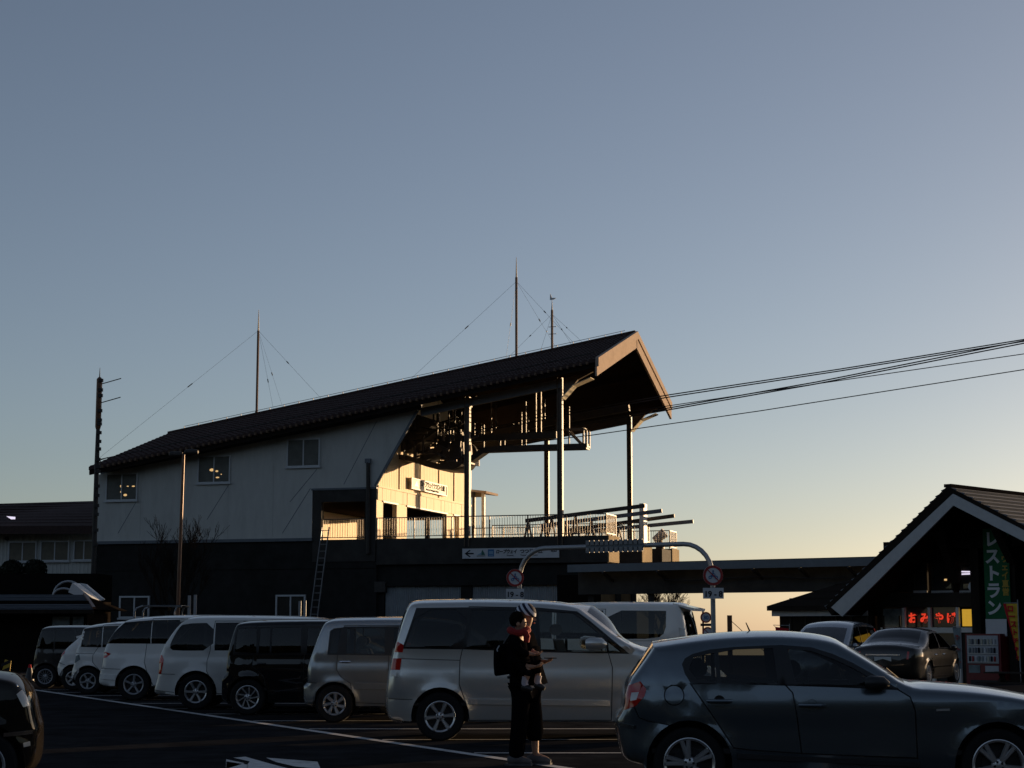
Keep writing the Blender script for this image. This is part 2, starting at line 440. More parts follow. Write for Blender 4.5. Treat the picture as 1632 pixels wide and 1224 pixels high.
# lower storey
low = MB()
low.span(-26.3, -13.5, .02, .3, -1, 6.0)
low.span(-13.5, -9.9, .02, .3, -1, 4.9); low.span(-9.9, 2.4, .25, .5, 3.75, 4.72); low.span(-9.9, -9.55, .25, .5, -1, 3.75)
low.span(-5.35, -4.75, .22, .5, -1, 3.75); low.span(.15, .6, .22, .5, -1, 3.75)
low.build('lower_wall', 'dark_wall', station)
MB().span(2.05, 2.4, .3, 5.2, -1, 4.7).build('lower_end_wall', 'shade_black', station)  # this wall meets the sun; its shade is in the colour
MB().span(-9.9, 2.05, 5.0, 5.2, -1, 4.7).build('lower_back_wall', 'shade_black', station)
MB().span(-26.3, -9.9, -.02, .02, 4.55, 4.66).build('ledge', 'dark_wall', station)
# roller shutters: ribbed sheet
def corrug(name, s0, s1, z0, z1, w, pitch=.12, amp=.025, parent=station, m='shutter', axis='s', fix=False):
    mb = MB(); n = int(abs(s1 - s0) / pitch * 4); o = 0
    for i in range(n + 1):
        s = s0 + (s1 - s0) * i / n
        d = amp * (0, 1, 1, 0)[i % 4]
        for z in (z0, z1):
            mb.v.append((s, w - d, z) if axis == 's' else (w + d, s, z))
    for i in range(n): mb.f.append((2 * i, 2 * i + 2, 2 * i + 3, 2 * i + 1))
    return mb.build(name, m, parent)
corrug('shutter', -9.5, -5.35, .0, 3.62, .34)
corrug('shutter', -4.75, .15, .0, 3.62, .34)
sA, zA = ow(905, 925); 
MB().span(-9.6, .6, .1, .4, 3.62, 3.76).build('shutter_box', 'dark_wall', station)
sX, zX = ow(611, 920)
MB().span(sX - .5, sX + .1, .0, .3, 3.3, 3.85).build('junction_box', 'steel_dark', station)
# deck edge and the three boarding fingers
s_end = 2.45
finger = []
for (xa, xb, yt) in ((968, 985, 853), (1022, 1037.5, 865), (1070, 1081, 877)):
    wa = os_(xa, yt + 12, s_end)[0]; wb = os_(xb, yt + 12, s_end)[0]; finger.append((wa, wb))
finger[0] = (0.0, finger[0][1])
for (wa, wb) in finger:
    MB().span(-9.9, s_end, wa, wb, 4.72, 6.05).build('deck_finger', 'concrete', station)
    MB().span(s_end, s_end + .06, wa, wb, 4.74, 6.07).build('deck_end', 'concrete_lit', station)  # gold of the low sun painted on the finger ends
MB().span(-25.9, -9.9, .3, WB - .1, 5.8, 6.0).build('deck', 'concrete', station)
MB().span(-9.9, -6.0, finger[0][1], finger[2][0], 5.78, 5.98).build('deck', 'concrete', station)
MB().span(-9.85, s_end, 12.9, 15.6, 5.0, 5.95).build('deck', 'concrete', station)
# frame round the side opening
for (a0, a1, b0, b1) in ((-13.5, -13.02, 4.9, 8.66), (-10.55, -9.95, 4.9, 8.66), (-13.02, -10.55, 8.02, 8.66), (-13.02, -10.55, 4.9, 6.05)):
    MB().span(a0, a1, -.02, .3, b0, b1).build('frame_post' if a1 - a0 < 1 else 'frame_beam', 'concrete', station)
MB().tube([(ow(588, 737)[0], -.12, ow(588, 737)[1]), (ow(588, 865)[0], -.12, 5.3)], .11).build('drain_pipe', 'steel_dark', station)
MB().box((ow(588, 737)[0], -.14, ow(588, 735)[1]), (.3, .16, .24)).build('lamp_bracket', 'steel_beam', station)
# the sunlit end wall: ribbed cladding above, panelled band, piers between openings
WT = lambda w: z_roof(WS, w) - .35
def end_wall():
    mb = MB(); pitch, amp = .26, .012; n = int((WB - .2) / pitch * 4)
    for i in range(n + 1):
        w = .2 + (WB - .2) * i / n
        d = amp * (0, 0, 1, 1)[i % 4]
        for z in (8.86, WT(w)): mb.v.append((WS + d, w, z))
    for i in range(n): mb.f.append((2 * i, 2 * i + 2, 2 * i + 3, 2 * i + 1))
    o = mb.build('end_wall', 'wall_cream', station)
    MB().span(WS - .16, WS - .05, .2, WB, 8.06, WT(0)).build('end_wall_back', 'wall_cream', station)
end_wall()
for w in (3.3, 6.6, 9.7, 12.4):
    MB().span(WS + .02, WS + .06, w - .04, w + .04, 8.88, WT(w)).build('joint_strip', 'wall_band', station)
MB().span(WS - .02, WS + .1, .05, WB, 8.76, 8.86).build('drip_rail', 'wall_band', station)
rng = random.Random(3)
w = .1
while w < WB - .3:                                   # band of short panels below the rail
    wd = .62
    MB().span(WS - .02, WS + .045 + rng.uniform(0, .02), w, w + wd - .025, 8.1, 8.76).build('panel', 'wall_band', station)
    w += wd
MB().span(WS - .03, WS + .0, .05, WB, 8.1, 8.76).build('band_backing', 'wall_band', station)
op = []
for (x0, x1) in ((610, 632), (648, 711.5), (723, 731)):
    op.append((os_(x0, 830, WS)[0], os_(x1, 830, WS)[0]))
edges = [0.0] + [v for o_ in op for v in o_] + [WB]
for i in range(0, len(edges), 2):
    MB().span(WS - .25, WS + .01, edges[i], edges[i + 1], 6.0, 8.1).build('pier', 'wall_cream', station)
for (a0, a1) in op:
    MB().span(WS - .22, WS + .07, a0 - .08, a1 + .08, 8.02, 8.1).build('lintel', 'white_trim', station)
# inner wall seen through the openings
MB().span(-16.2, -16.0, 2.0, 15.0, 6.0, 8.05).build('inner_wall', 'wall_cream', station)
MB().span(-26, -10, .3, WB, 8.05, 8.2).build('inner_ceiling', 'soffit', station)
for (s, w_) in ((-11.2, 11.4),): MB().span(s - .12, s + .12, w_ - .12, w_ + .12, 6, 8.05).build('inner_post', 'steel_dark', station)
# beam along the front over the hall
def sloped(name, s0, s1, w, zc, h, t, m): return MB().beam((s0, w, zc(s0)), (s1, w, zc(s1)), t, h).build(name, m, station)
zb = lambda s: 13.80 + .160 * s
sloped('edge_beam', -7.5, 0.1, .05, zb, .42, .2, 'steel_beam')
sloped('back_beam', -9.9, 0.1, 15.45, lambda s: 13.75 + .160 * s, .55, .25, 'steel_dark')
for w_ in (4.0, 7.85, 11.7): sloped('purlin', -25, 1.9, w_, lambda s: z_roof(s, w_) - .45, .3, .2, 'soffit')
# H-section columns with haunches
def hcol(s, w, z0, z1, f=.27):
    mb = MB()
    mb.span(s + f / 2 - .04, s + f / 2, w - f / 2, w + f / 2, z0, z1).span(s - f / 2, s - f / 2 + .04, w - f / 2, w + f / 2, z0, z1)
    mb.span(s - f / 2 + .04, s + f / 2 - .04, w - .03, w + .03, z0, z1)
    return mb.build('column', 'column', station)
hcol(0, .05, 5.6, 14.1); hcol(-4.95, .05, 5.6, 13.3); hcol(0, 15.5, 5.0, 13.9); hcol(-4.95, 15.0, 5.0, 13.2)
for (s, w_) in ((0, .05), (-4.95, .05), (0, 15.5)):
    zt = zb(s) + .25
    ln = 1.75 if s == 0 else .5
    g = MB().prism([(s + .21, w_ - .1, zt - 1.0 if s == 0 else zt - .5), (s + .21, w_ - .1, zt), (s + ln, w_ - .1, zt + ln * .16), (s + ln * .55, w_ - .1, zt - .1)], (0, .2, 0))
    g.build('haunch', 'column', station)
    if s == 0:
        for (a0, a1, b0, b1) in ((.20, -1.05, .80, -.42), (.80, -.42, 1.72, -.06)): MB().beam((a0, w_ - .1, zt + a1 + .0), (b0, w_ - .1, zt + b1), .75, .04).build('haunch_plate', 'bracket_pale', station)
# the roof: rolled tiles in courses on both slopes, dark lining below, lit boards at the gable end
def tiles(side):
    mb = MB(); P = .335; nper = int((SE - SW - .1) / P); sub = 6; nc = 20
    ns = nper * sub
    prof = [0, .045, .075, .075, .045, 0]
    for c in range(nc + 1):
        f0 = c / nc
        for top in ((0, 1) if 0 < c < nc else ((1,) if c == 0 else (0,))):
            for i in range(ns + 1):
                s = SW + (SE - .05 - SW) * i / ns
                w = WE0 + (WM - WE0) * f0 if side == 0 else WE1 - (WE1 - WM) * f0
                z = z_roof(s, w) + .02 + prof[i % sub] + (.045 if top == 1 and c < nc else 0)
                if c == nc: z = z_ridge(s) + .03 + prof[i % sub] * .5
                mb.v.append((s, w, z))
    row = ns + 1
    # rows come in pairs: (front of course c = raised) then back of previous
    rows = len(mb.v) // row
    for r_ in range(rows - 1):
        for i in range(ns):
            a_ = r_ * row + i
            mb.f.append((a_, a_ + 1, a_ + 1 + row, a_ + row))
    # closed eave ends of the rolls
    for i in range(0, ns, sub):
        o = len(mb.v)
        w = WE0 if side == 0 else WE1
        pts = [mb.v[i + j] for j in range(sub + 1)]
        base = [(p[0], w, z_roof(p[0], w) - .10) for p in pts]
        mb.v += pts + base
        for j in range(sub): mb.f.append((o + j, o + j + 1, o + j + 1 + sub + 1, o + j + sub + 1))
    return mb.build('roof_tiles', 'roof_tile', station, smooth=True, ang=50, kind='stuff', fix=False)
tiles(0); tiles(1)
def slab(side, d0, d1):
    w0 = WE0 + .06 if side == 0 else WE1 - .06
    q = [(SW, w0), (SE - .04, w0), (SE - .04, WM), (SW, WM)]
    vs = [(s, w, z_roof(s, w) - d0) for s, w in q] + [(s, w, z_roof(s, w) - d1) for s, w in q]
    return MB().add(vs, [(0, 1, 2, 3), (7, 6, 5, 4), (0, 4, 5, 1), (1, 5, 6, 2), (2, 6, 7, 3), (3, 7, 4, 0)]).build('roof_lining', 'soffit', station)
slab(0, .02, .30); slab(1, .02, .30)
MB().beam((SW, WM, z_ridge(SW) + .1), (SE, WM, z_ridge(SE) + .1), .4, .12).build('ridge_cap', 'roof_tile', station)
rl = MB()
for k in range(30): 
    s = SW + 1 + k * .92; rl.beam((s, WM, z_ridge(s) + .1), (s, WM, z_ridge(s) + .3), .03, .03)
rl.tube([(SW + 1, WM, z_ridge(SW + 1) + .3), (SE - .6, WM, z_ridge(SE - .6) + .3)], .015, 5)
rl.build('ridge_wire', 'rope', station)
MB().tube([(SW, WE0 + 1.0, z_roof(SW, WE0 + 1) + .25), (SE - .3, WE0 + 1.0, z_roof(SE, WE0 + 1) + .25)], .03, 6).build('snow_guard', 'steel_dark', station)
def board(side, top, bot, x0, x1, name='gable_board', m='fascia'):
    w0 = WE0 - .05 if side == 0 else WE1 + .05
    q = [(w0, z_roof(SE, w0) - top), (WM, z_ridge(SE) - top), (WM, z_ridge(SE) - bot), (w0, z_roof(SE, w0) - bot)]
    return MB().prism([(x0, w, z) for w, z in q], (x1 - x0, 0, 0)).build(name, m, station)
board(0, -.13, .32, SE - .03, SE + .14); board(0, .35, .80, SE - .05, SE + .05)
board(1, -.13, .24, SE - .03, SE + .12); board(1, .30, .86, SE - .05, SE + .07)
# rounded tile ends hanging below the eave near the gable
te = MB(); M['tile_end'] = mat('tile_end', (.17, .115, .08), .8, var=.2, spec=.05)
k = 0
while True:
    s = SE - .45 - k * .335; k += 1
    if s < SW + .3: break
    te.box((s, WE0 - .02, z_roof(s, WE0) - .09), (.09, .34, .14))
te.build('tile_ends', 'tile_end', station, kind='stuff')
# eave board along the front
MB().beam((SW, WE0 + .1, z_roof(SW, WE0) - .3), (SE - .05, WE0 + .1, z_roof(SE, WE0) - .3), .06, .12).build('eave_board', 'soffit', station)

# ---- machinery below the roof
def gallery(w, pts_low, pts_mid, uprights, end=True, dw=.55):
    g = MB()
    for a_, b_ in zip(pts_low[:-1], pts_low[1:]):
        g.beam((a_[0], w, a_[1]), (b_[0], w, b_[1]), .7, .30)
    g.build('gallery_floor', 'steel_dark', station)
    g = MB()
    for a_, b_ in zip(pts_mid[:-1], pts_mid[1:]): g.beam((a_[0], w, a_[1]), (b_[0], w, b_[1]), .35, .36)
    g.build('track_girder', 'steel_dark', station)
    for (s, z0, z1) in uprights:
        MB().span(s - .035, s + .035, w - .05, w + .05, z0, z1).build('hanger', 'steel_dark' if int(s * 10) % 3 else 'column', station)
P4 = lambda x, y: ow(x, y, 4.0)
P11 = lambda x, y: ow(x, y, 11.0)
gallery(4.0, [P4(748, 736), P4(775, 717), P4(860, 714), P4(937, 712)], [P4(742, 700), P4(770, 698), P4(888, 693)],
        [(P4(x, 700)[0], P4(x, y1)[1], P4(x, y0)[1]) for x, y0, y1 in ((771, 677, 716), (797, 700, 714), (804, 702, 714), (831, 657, 712), (838, 661, 711), (854, 614, 695), (862, 624, 696), (907, 648, 712), (756, 676, 700))], dw=.5)
cage = MB()
for (x0, y0, x1, y1) in ((905, 685, 932, 684), (932, 684, 932, 713), (937, 687, 937, 714), (905, 685, 930, 711), (932, 684, 937, 687), (885, 668, 885, 697), (885, 667, 890, 668)):
    a_, b_ = P4(x0, y0), P4(x1, y1)
    for w_ in ((3.7, 4.3) if x0 != 885 else (4.3,)): cage.beam((a_[0], w_, a_[1]), (b_[0], w_, b_[1]), .09, .09)
for (x, y) in ((905, 685), (932, 684), (937, 712), (932, 713)):
    s, z = P4(x, y); cage.beam((s, 3.7, z), (s, 4.3, z), .08, .08)
cage.build('cage', 'column', station)
gallery(11.0, [P11(760, 712), P11(830, 704), P11(884, 694)], [P11(750, 700), P11(830, 682), P11(1003, 650)],
        [(P11(x, 690)[0], P11(x, y1)[1], P11(x, y0)[1]) for x, y0, y1 in ((783, 650, 700), (790, 646, 700), (818, 672, 700), (826, 673, 698), (842, 660, 695))])
# curved underside of the drive platform
hull = [(622, 722), (632, 729), (645, 734), (668, 739), (688, 746), (706, 750), (728, 751), (741, 745), (748, 736), (752, 728), (735, 733), (708, 741), (690, 737), (668, 731), (645, 726), (626, 715)]
MB().prism([(P4(x, y)[0], 3.2, P4(x, y)[1]) for x, y in hull], (0, 2.2, 0)).build('drive_platform', 'steel_dark', station)
for (poly) in ([(628, 706), (641, 683), (655, 677), (688, 686), (700, 690), (678, 705), (660, 718), (636, 723)], [(668, 735), (722, 700), (730, 706), (676, 742)], [(640, 678), (664, 660), (700, 672), (690, 684)], [(708, 700), (742, 690), (746, 738), (722, 746), (712, 730)]):
    MB().prism([(P4(x, y)[0], 3.4, P4(x, y)[1]) for x, y in poly], (0, 1.5, 0)).build('drive_housing', 'steel_dark', station)
def sheave(s, w, z, r):
    mb = MB().lathe([(r, -.12), (r, .12), (r - .16, .12), (r - .16, -.12)], 28, 'y', (s, w, z), True)
    for k in range(6):
        a_ = k * math.pi / 3
        mb.beam((s, w, z), (s + math.cos(a_) * (r - .1), w, z + math.sin(a_) * (r - .1)), .1, .14, up=(0, 1, 0))
    mb.lathe([(.25, -.2), (.25, .2)], 12, 'y', (s, w, z)); return mb.build('sheave', 'steel_dark', station)
s, z = P4(728, 722); sheave(s, 5.4, z, .75); s, z = P4(690, 705); sheave(s, 5.8, z, 1.0)
s, z = P11(705, 700); sheave(s, 11, z, 1.1)
mach = random.Random(11)
for k in range(110):                                   # struts, catwalk posts and cable trays round the drive
    x, y = mach.uniform(640, 742), mach.uniform(670, 737); w_ = mach.choice((2.4, 3.0, 4.6, 5.4, 6.4, 8.0))
    s, z = ow(x, y, w_)
    if k % 2: MB().span(s - .04, s + .04, w_ - .05, w_ + .05, z, z + mach.uniform(.5, 1.5)).build('strut', 'column' if k % 24 == 1 else 'steel_dark', station)
    else:
        a_ = mach.uniform(-.5, .35); L_ = mach.uniform(.5, 1.6)
        MB().beam((s, w_, z), (s + L_ * math.cos(a_), w_, z + L_ * math.sin(a_)), .1, .1).build('strut', 'steel_dark', station)
for (x, y0, y1, w_) in ((713, 672, 696, 6), (863, 632, 668, 6.5), (868, 636, 668, 6.5), (866, 668, 640, 6.5), (838, 664, 640, 5), (907, 648, 690, 5), (767, 676, 698, 6.5), (747, 672, 700, 7), (722, 650, 690, 8), (783, 640, 690, 8)):
    s, z0 = ow(x, y0, w_); z1 = ow(x, y1, w_)[1]
    MB().span(s - .03, s + .03, w_ - .04, w_ + .04, min(z0, z1), max(z0, z1)).build('hanger', 'steel_dark' if int(s * 10) % 2 else 'column', station)
MB().beam((WS + .3, 1.2, 12.25), (WS + .3, 14.6, 12.25), .16, .2).build('lit_beam', 'wall_cream', station)
MB().beam((*P4(752, 740)[:1], 3.2, P4(752, 735)[1]), (*P4(752, 740)[:1], 5.2, P4(752, 735)[1]), .1, .35).build('gallery_bracket', 'steel_dark', station)

# ---- sign on the sunlit wall
sg_w0, sg_z = os_(650, 770, WS); sg_w1 = os_(707, 780, WS)[0]
zt, zl = os_(650, 761, WS)[1], os_(650, 779, WS)[1]
sgn = thing('station_sign', 'cream station name board with white border on the sunlit hall wall', 'sign')
sgn.parent = None
wl = lambda s, w, z: ST.world(s, w, z)
sgn.location = wl(WS + .06, sg_w0, zl); sgn.rotation_euler = (0, 0, math.pi / 2 - ST.psi)
LW, LH = sg_w1 - sg_w0, zt - zl
MB().span(0, LW, -.14, -.02, 0, LH).build('board', 'sign_cream', sgn)
fb = MB()
for q in ((0, LW, LH - .06, LH), (0, LW, 0, .06), (0, .08, .06, LH - .06), (LW - .08, LW, .06, LH - .06)): fb.span(q[0], q[1], -.17, -.142, q[2], q[3])
fb.build('border', 'white_trim', sgn)
text('ロープウェイつつじヶ丘駅', .36, 'ink', sgn, (LW * .26, -.145, LH * .46), bold=.010, sx=.93)
text('Ropeway Tsutsujigaoka Station', .17, 'ink', sgn, (LW * .40, -.145, LH * .16))
MB().prism([(.45, -.145, LH * .3), (1.15, -.145, LH * .3), (.85, -.145, LH * .85)], (0, -.004, 0)).build('emblem', 'ink_green', sgn)
# ---- direction sign on the deck edge
s0, z0 = ow(737, 891, -.1); s1, z1 = ow(891, 873, -.1); zmid = ow(737, 874.5, -.1)[1]; zlo = ow(737, 890.5, -.1)[1]
ds = thing('direction_sign', 'long white direction sign with a left arrow on the dark deck edge', 'sign', wl(s0, -.1, zlo), -ST.psi)
LW, LH = s1 - s0, zmid - zlo
MB().span(0, LW, -.02, .06, 0, LH).build('board', 'sign_white', ds)
u = lambda f: f * LW
a0 = LH * .5
MB().prism([(u(.025), -.03, a0), (u(.075), -.03, a0 + LH * .36), (u(.088), -.03, a0 + LH * .30), (u(.055), -.03, a0 + LH * .07), (u(.12), -.03, a0 + LH * .07), (u(.12), -.03, a0 - LH * .07), (u(.055), -.03, a0 - LH * .07), (u(.088), -.03, a0 - LH * .30), (u(.075), -.03, a0 - LH * .36)], (0, .008, 0)).build('arrow', 'ink', ds)
MB().prism([(u(.185), -.03, LH * .34), (u(.24), -.03, LH * .34), (u(.212), -.03, LH * .88)], (0, .008, 0)).build('emblem', 'ink_green', ds)
MB().prism([(u(.155), -.036, LH * .34), (u(.2), -.036, LH * .34), (u(.205), -.036, LH * .62)], (0, .008, 0)).build('emblem', 'ink_sky', ds)
MB().span(u(.152), u(.24), -.028, -.022, LH * .22, LH * .28).build('emblem_caption', 'ink', ds)
MB().span(u(.268), u(.332), -.028, -.021, LH * .18, LH * .9).build('gondola_symbol', 'ink_blue', ds)
MB().span(u(.278), u(.322), -.034, -.029, LH * .42, LH * .72).span(u(.278), u(.322), -.034, -.029, LH * .26, LH * .34).build('gondola_window', 'ink_sky', ds)
text('ロープウェイ', LH * .44, 'ink', ds, (u(.35), -.026, LH * .50), bold=.008, sx=.83, shear=.2)
text('つつじヶ丘', LH * .46, 'ink', ds, (u(.60), -.026, LH * .50), bold=.008, sx=1.02)
text('駅口', LH * .30, 'ink', ds, (u(.92), -.026, LH * .60), bold=.008, sx=.95)
text('Ropeway', LH * .19, 'ink', ds, (u(.465), -.026, LH * .22))
text('Tsutsujigaoka Station', LH * .19, 'ink', ds, (u(.605), -.026, LH * .22), sx=1.1)

# ---- railings on the deck
def railing(label, pts, z0, h, group='railings on the station deck', step=.135):
    """pts: (s, w) corner list"""
    root = thing('railing', label, 'railing', wl(pts[0][0], pts[0][1], z0), -ST.psi, group)
    tr, bl = MB(), MB()
    o = Vector((pts[0][0], pts[0][1], 0))
    for a_, b_ in zip(pts[:-1], pts[1:]):
        A_, B_ = Vector((*a_, 0)) - o, Vector((*b_, 0)) - o
        up = Vector((0, 0, h)); lo = Vector((0, 0, .12))
        tr.beam(A_ + up, B_ + up, .05, .05); tr.beam(A_ + lo, B_ + lo, .04, .04)
        L_ = (B_ - A_).length; n = max(1, int(L_ / step))
        for i in range(1, n):
            p = A_.lerp(B_, i / n); bl.beam(p + lo, p + up, .018, .018)
        m_ = max(1, round(L_ / 1.9))
        for i in range(m_ + 1):
            p = A_.lerp(B_, i / m_); MB().beam(p, p + up, .06, .06).build('post', 'rail', root)
    tr.build('rails', 'rail', root); bl.build('balusters', 'rail', root, kind='stuff')
    return root
railing('dark deck railing across the side opening behind the ladder', [(-13.0, .15), (-10.6, .15)], 6.04, 1.08)
f0, f1, f2 = finger
railing('long dark railing along the front edge of the station deck', [(-9.9, .1), (s_end - .1, .1), (s_end - .1, f0[1] - .05)], 6.06, 1.08)
railing('railing round the middle boarding finger beside the white post', [(-6, f1[0] + .05), (s_end - .1, f1[0] + .05), (s_end - .1, f1[1] - .05)], 6.06, 1.05)
railing('railing round the far boarding finger by the searchlight', [(-4, f2[0] + .05), (s_end - .1, f2[0] + .05), (s_end - .1, f2[1] - .05)], 6.06, 1.05)
railing('railing along the back of the deck against the sky', [(-9.7, 15.55), (-.4, 15.55)], 5.95, 1.5)
# ---- guide rails that reach out over the deck end
for (x0, y0, x1, y1, w_, lab) in ((838, 830, 1028, 806, 2.9, 'topmost and nearest guide rail sloping over the deck end'), (862, 838, 1055, 814, 5.2, 'second guide rail from the top, paler and longer'),
                             (898, 846, 1075, 822, 8.4, 'third guide rail from the top beyond the white post'), (903, 850, 1105, 831, 10.6, 'lowest and longest guide rail reaching furthest right')):
    a_, b_ = ow(x0, y0, w_), ow(x1, y1, w_)
    A_, B_ = wl(a_[0], w_, a_[1]), wl(b_[0], w_, b_[1])
    t = thing('guide_rail', lab, 'rail', A_, 0, 'gondola guide rails at the deck end')
    d = B_ - A_
    MB().beam((0, 0, 0), d, .16, .2).build('beam', 'steel_beam' if 'paler' in lab or 'lowest' in lab else 'steel_dark', t)
    for fr in (.02, .22, .42):
        p = d * fr
        if A_.z + p.z - 6.0 > .1:
            e = Vector((ST.e2[0], ST.e2[1], 0)) * .0 + Vector((ST.e1[0], ST.e1[1], 0)) * .22
            MB().beam(p, (p.x - e.x, p.y - e.y, 6.0 - A_.z), .09, .09).beam(p, (p.x + e.x, p.y + e.y, 6.0 - A_.z), .09, .09).build('trestle', 'column', t)
s, z = ow(1025, 803, 7.6); zz = ow(1025, 856, 7.6)[1]
MB().span(-.12, .12, -.42, .42, 0, z - 6.0).build('deck_post', 'white_trim', None, label='broad white post standing at the deck end among guide rails', cat='post', loc=wl(s, 7.6, 6.0)).rotation_euler = (0, 0, -ST.psi)
s, z = ow(1052, 872, (f2[0] + f2[1]) / 2)
sl = thing('searchlight', 'pale searchlight tilted up on the far end of the deck', 'floodlight', wl(s, (f2[0] + f2[1]) / 2, 6.05), -ST.psi)
MB().span(-.22, .22, -.2, .2, 0, .3).build('base', 'steel_dark', sl)
MB().span(-.12, .12, -.1, .1, .3, .75).build('stand', 'concrete_lit', sl)
MB().tube([(-.35, 0, .55), (.1, 0, .85), (.32, 0, 1.02)], [.2, .28, .30], 14).build('lamp_head', 'white_trim', sl)

# ---- ladder against the lower wall
b0, b1 = ow(500, 986, -1.4), ow(519, 840, -.15)
A_, B_ = wl(b0[0], -1.4, b0[1]), wl(b1[0], -.15, b1[1])
dirL = (B_ - A_).normalized(); A_ = A_ - dirL * (A_.z / dirL.z)
M['ladder_metal'] = mat('ladder_metal', (.20, .20, .20), .5, .3, var=.1)
ld = thing('ladder', 'long aluminium ladder leaning on the dark lower station wall', 'ladder', A_, -ST.psi)
Rz = Matrix.Rotation(ST.psi, 3, 'Z'); dl = Rz @ (B_ - A_)
for sx in (-.2, .2): MB().beam((sx, 0, 0), (dl.x + sx, dl.y, dl.z), .04, .08).build('rail', 'ladder_metal', ld)
n = int(dl.length / .38)
for i in range(1, n + 1):
    p = dl * (i / (n + .5)); MB().beam((p.x - .2, p.y, p.z), (p.x + .2, p.y, p.z), .035, .035).build('rung', 'ladder_metal', ld)

# ---- roof masts with guy wires
def mast(x, yb, yt, label, r, guys, extra=None):
    s, zb_ = ow(x, yb, WM); zt_ = ow(x, yt, WM)[1]
    zb_ = z_ridge(s) + .05
    root = thing('roof_mast', label, 'antenna', wl(s, WM, zb_), -ST.psi, 'masts on the station ridge')
    H = zt_ - zb_
    MB().tube([(0, 0, 0), (0, 0, H * .80)], r, 8).build('tube', 'pole_brown', root)
    MB().tube([(0, 0, H * .8), (0, 0, H)], [r * .6, .012], 6).build('spike', 'rope', root)
    for (ds_, w_, gy) in guys:
        zz_ = z_roof(s + ds_, w_) + .05 - zb_
        MB().tube([(0, 0, H * gy), (ds_, w_ - WM, zz_)], .006, 4).build('guy_wire', 'rope', root)
        MB().tube([(ds_ * .42, (w_ - WM) * .42, H * gy + (zz_ - H * gy) * .42), (ds_ * .45, (w_ - WM) * .45, H * gy + (zz_ - H * gy) * .45)], .03, 5).build('turnbuckle', 'rope', root)
    return root, H
mast(409, 657, 494, 'left brown mast with guy wires on the ridge', .075, [(-7.0, 2.0, .8), (-.3, WM + 4, .8), (1.0, WM + 2.5, .8), (4.2, WM + .5, .8)])
mast(823, 570, 410, 'tallest mast with four guy wires near the gable', .075, [(-6.0, 5.5, .76), (-1.4, WM + 2, .76), (2.4, WM + 2.5, .76), (3.6, WM + .8, .76)])
root, H = mast(880, 557, 478, 'short mast with wind vane and cross rungs', .07, [(-3.0, WM + .2, .72), (-.7, WM - .1, .72), (1.2, WM + .3, .72), (1.9, WM + .2, .72)])
for zc in (.33, .47): MB().beam((-.2, 0, H * zc), (.26, 0, H * zc), .03, .03).build('cross_rung', 'rope', root)
MB().prism([(-.12, -.02, H), (.12, -.02, H + .02), (.25, -.02, H + .1), (0, -.02, H + .12), (-.1, -.02, H + .38)], (0, .04, 0)).build('wind_vane', 'white_trim', root)

# ---- ropeway cables climbing to the right
def cable(pts, w, r, label):
    P = []
    for (x, y) in pts:
        s, z = ow(x, y, w); P.append(wl(s, w, z))
    P.append(P[-1] + (P[-1] - P[-2]) * .6)
    o = P[0]
    MB().tube([p - o for p in P], r, 6).build('ropeway_cable', 'rope', None, loc=o, label=label, cat='cable', group='ropeway cables above the car park')
cable([(742, 690), (905, 657), (1068, 629), (1340, 588), (1632, 541)], 4.2, .032, 'uppermost cable, passing in front of the far eave')
cable([(742, 694), (905, 661), (1068, 632.5), (1340, 591), (1632, 544)], 3.6, .032, 'second cable, just under the uppermost one')
cable([(800, 697), (909, 677), (1010, 660), (1300, 609), (1632, 543)], 11.2, .036, 'steep cable that rises to cross the upper pair')
cable([(800, 700), (909, 680), (1010, 663), (1300, 612), (1632, 547)], 10.6, .036, 'steep cable just below the crossing one')
cable([(900, 672), (1010, 655), (1300, 612), (1632, 564)], 12.2, .026, 'thin grey cable between the crossing bundle and lowest')
cable([(760, 715), (940, 694), (1210, 655), (1632, 589)], 4.0, .026, 'lowest single cable leaving the cage end')
# ---- canopy behind the hall
s, z = ow(752, 781, 17.2); s2, z2 = ow(783, 785, 17.2)
cn = thing('side_canopy', 'small flat canopy on a white post behind the hall wall', 'canopy', wl(s, 17.2, 0), -ST.psi)
MB().prism([(-.2, -1, z + .02), (s2 - s, -1, z2 + .02), (s2 - s, -1, z2 - .12), (-.2, -1, z - .12)], (0, 2.4, 0)).build('roof', 'fascia', cn)
MB().span(-.2, s2 - s - .2, -.7, -.6, z - .5, z - .12).build('beam', 'concrete_lit', cn)
for xx in (s2 - s - .3, .35): MB().span(xx - .09, xx + .09, -.75, -.55, 5.0, z - .12).build('post', 'white_trim' if xx > .5 else 'steel_dark', cn)
MB().span(-.5, s2 - s, -1.4, 1.2, 0, 5.9).build('base_wall', 'concrete', cn)
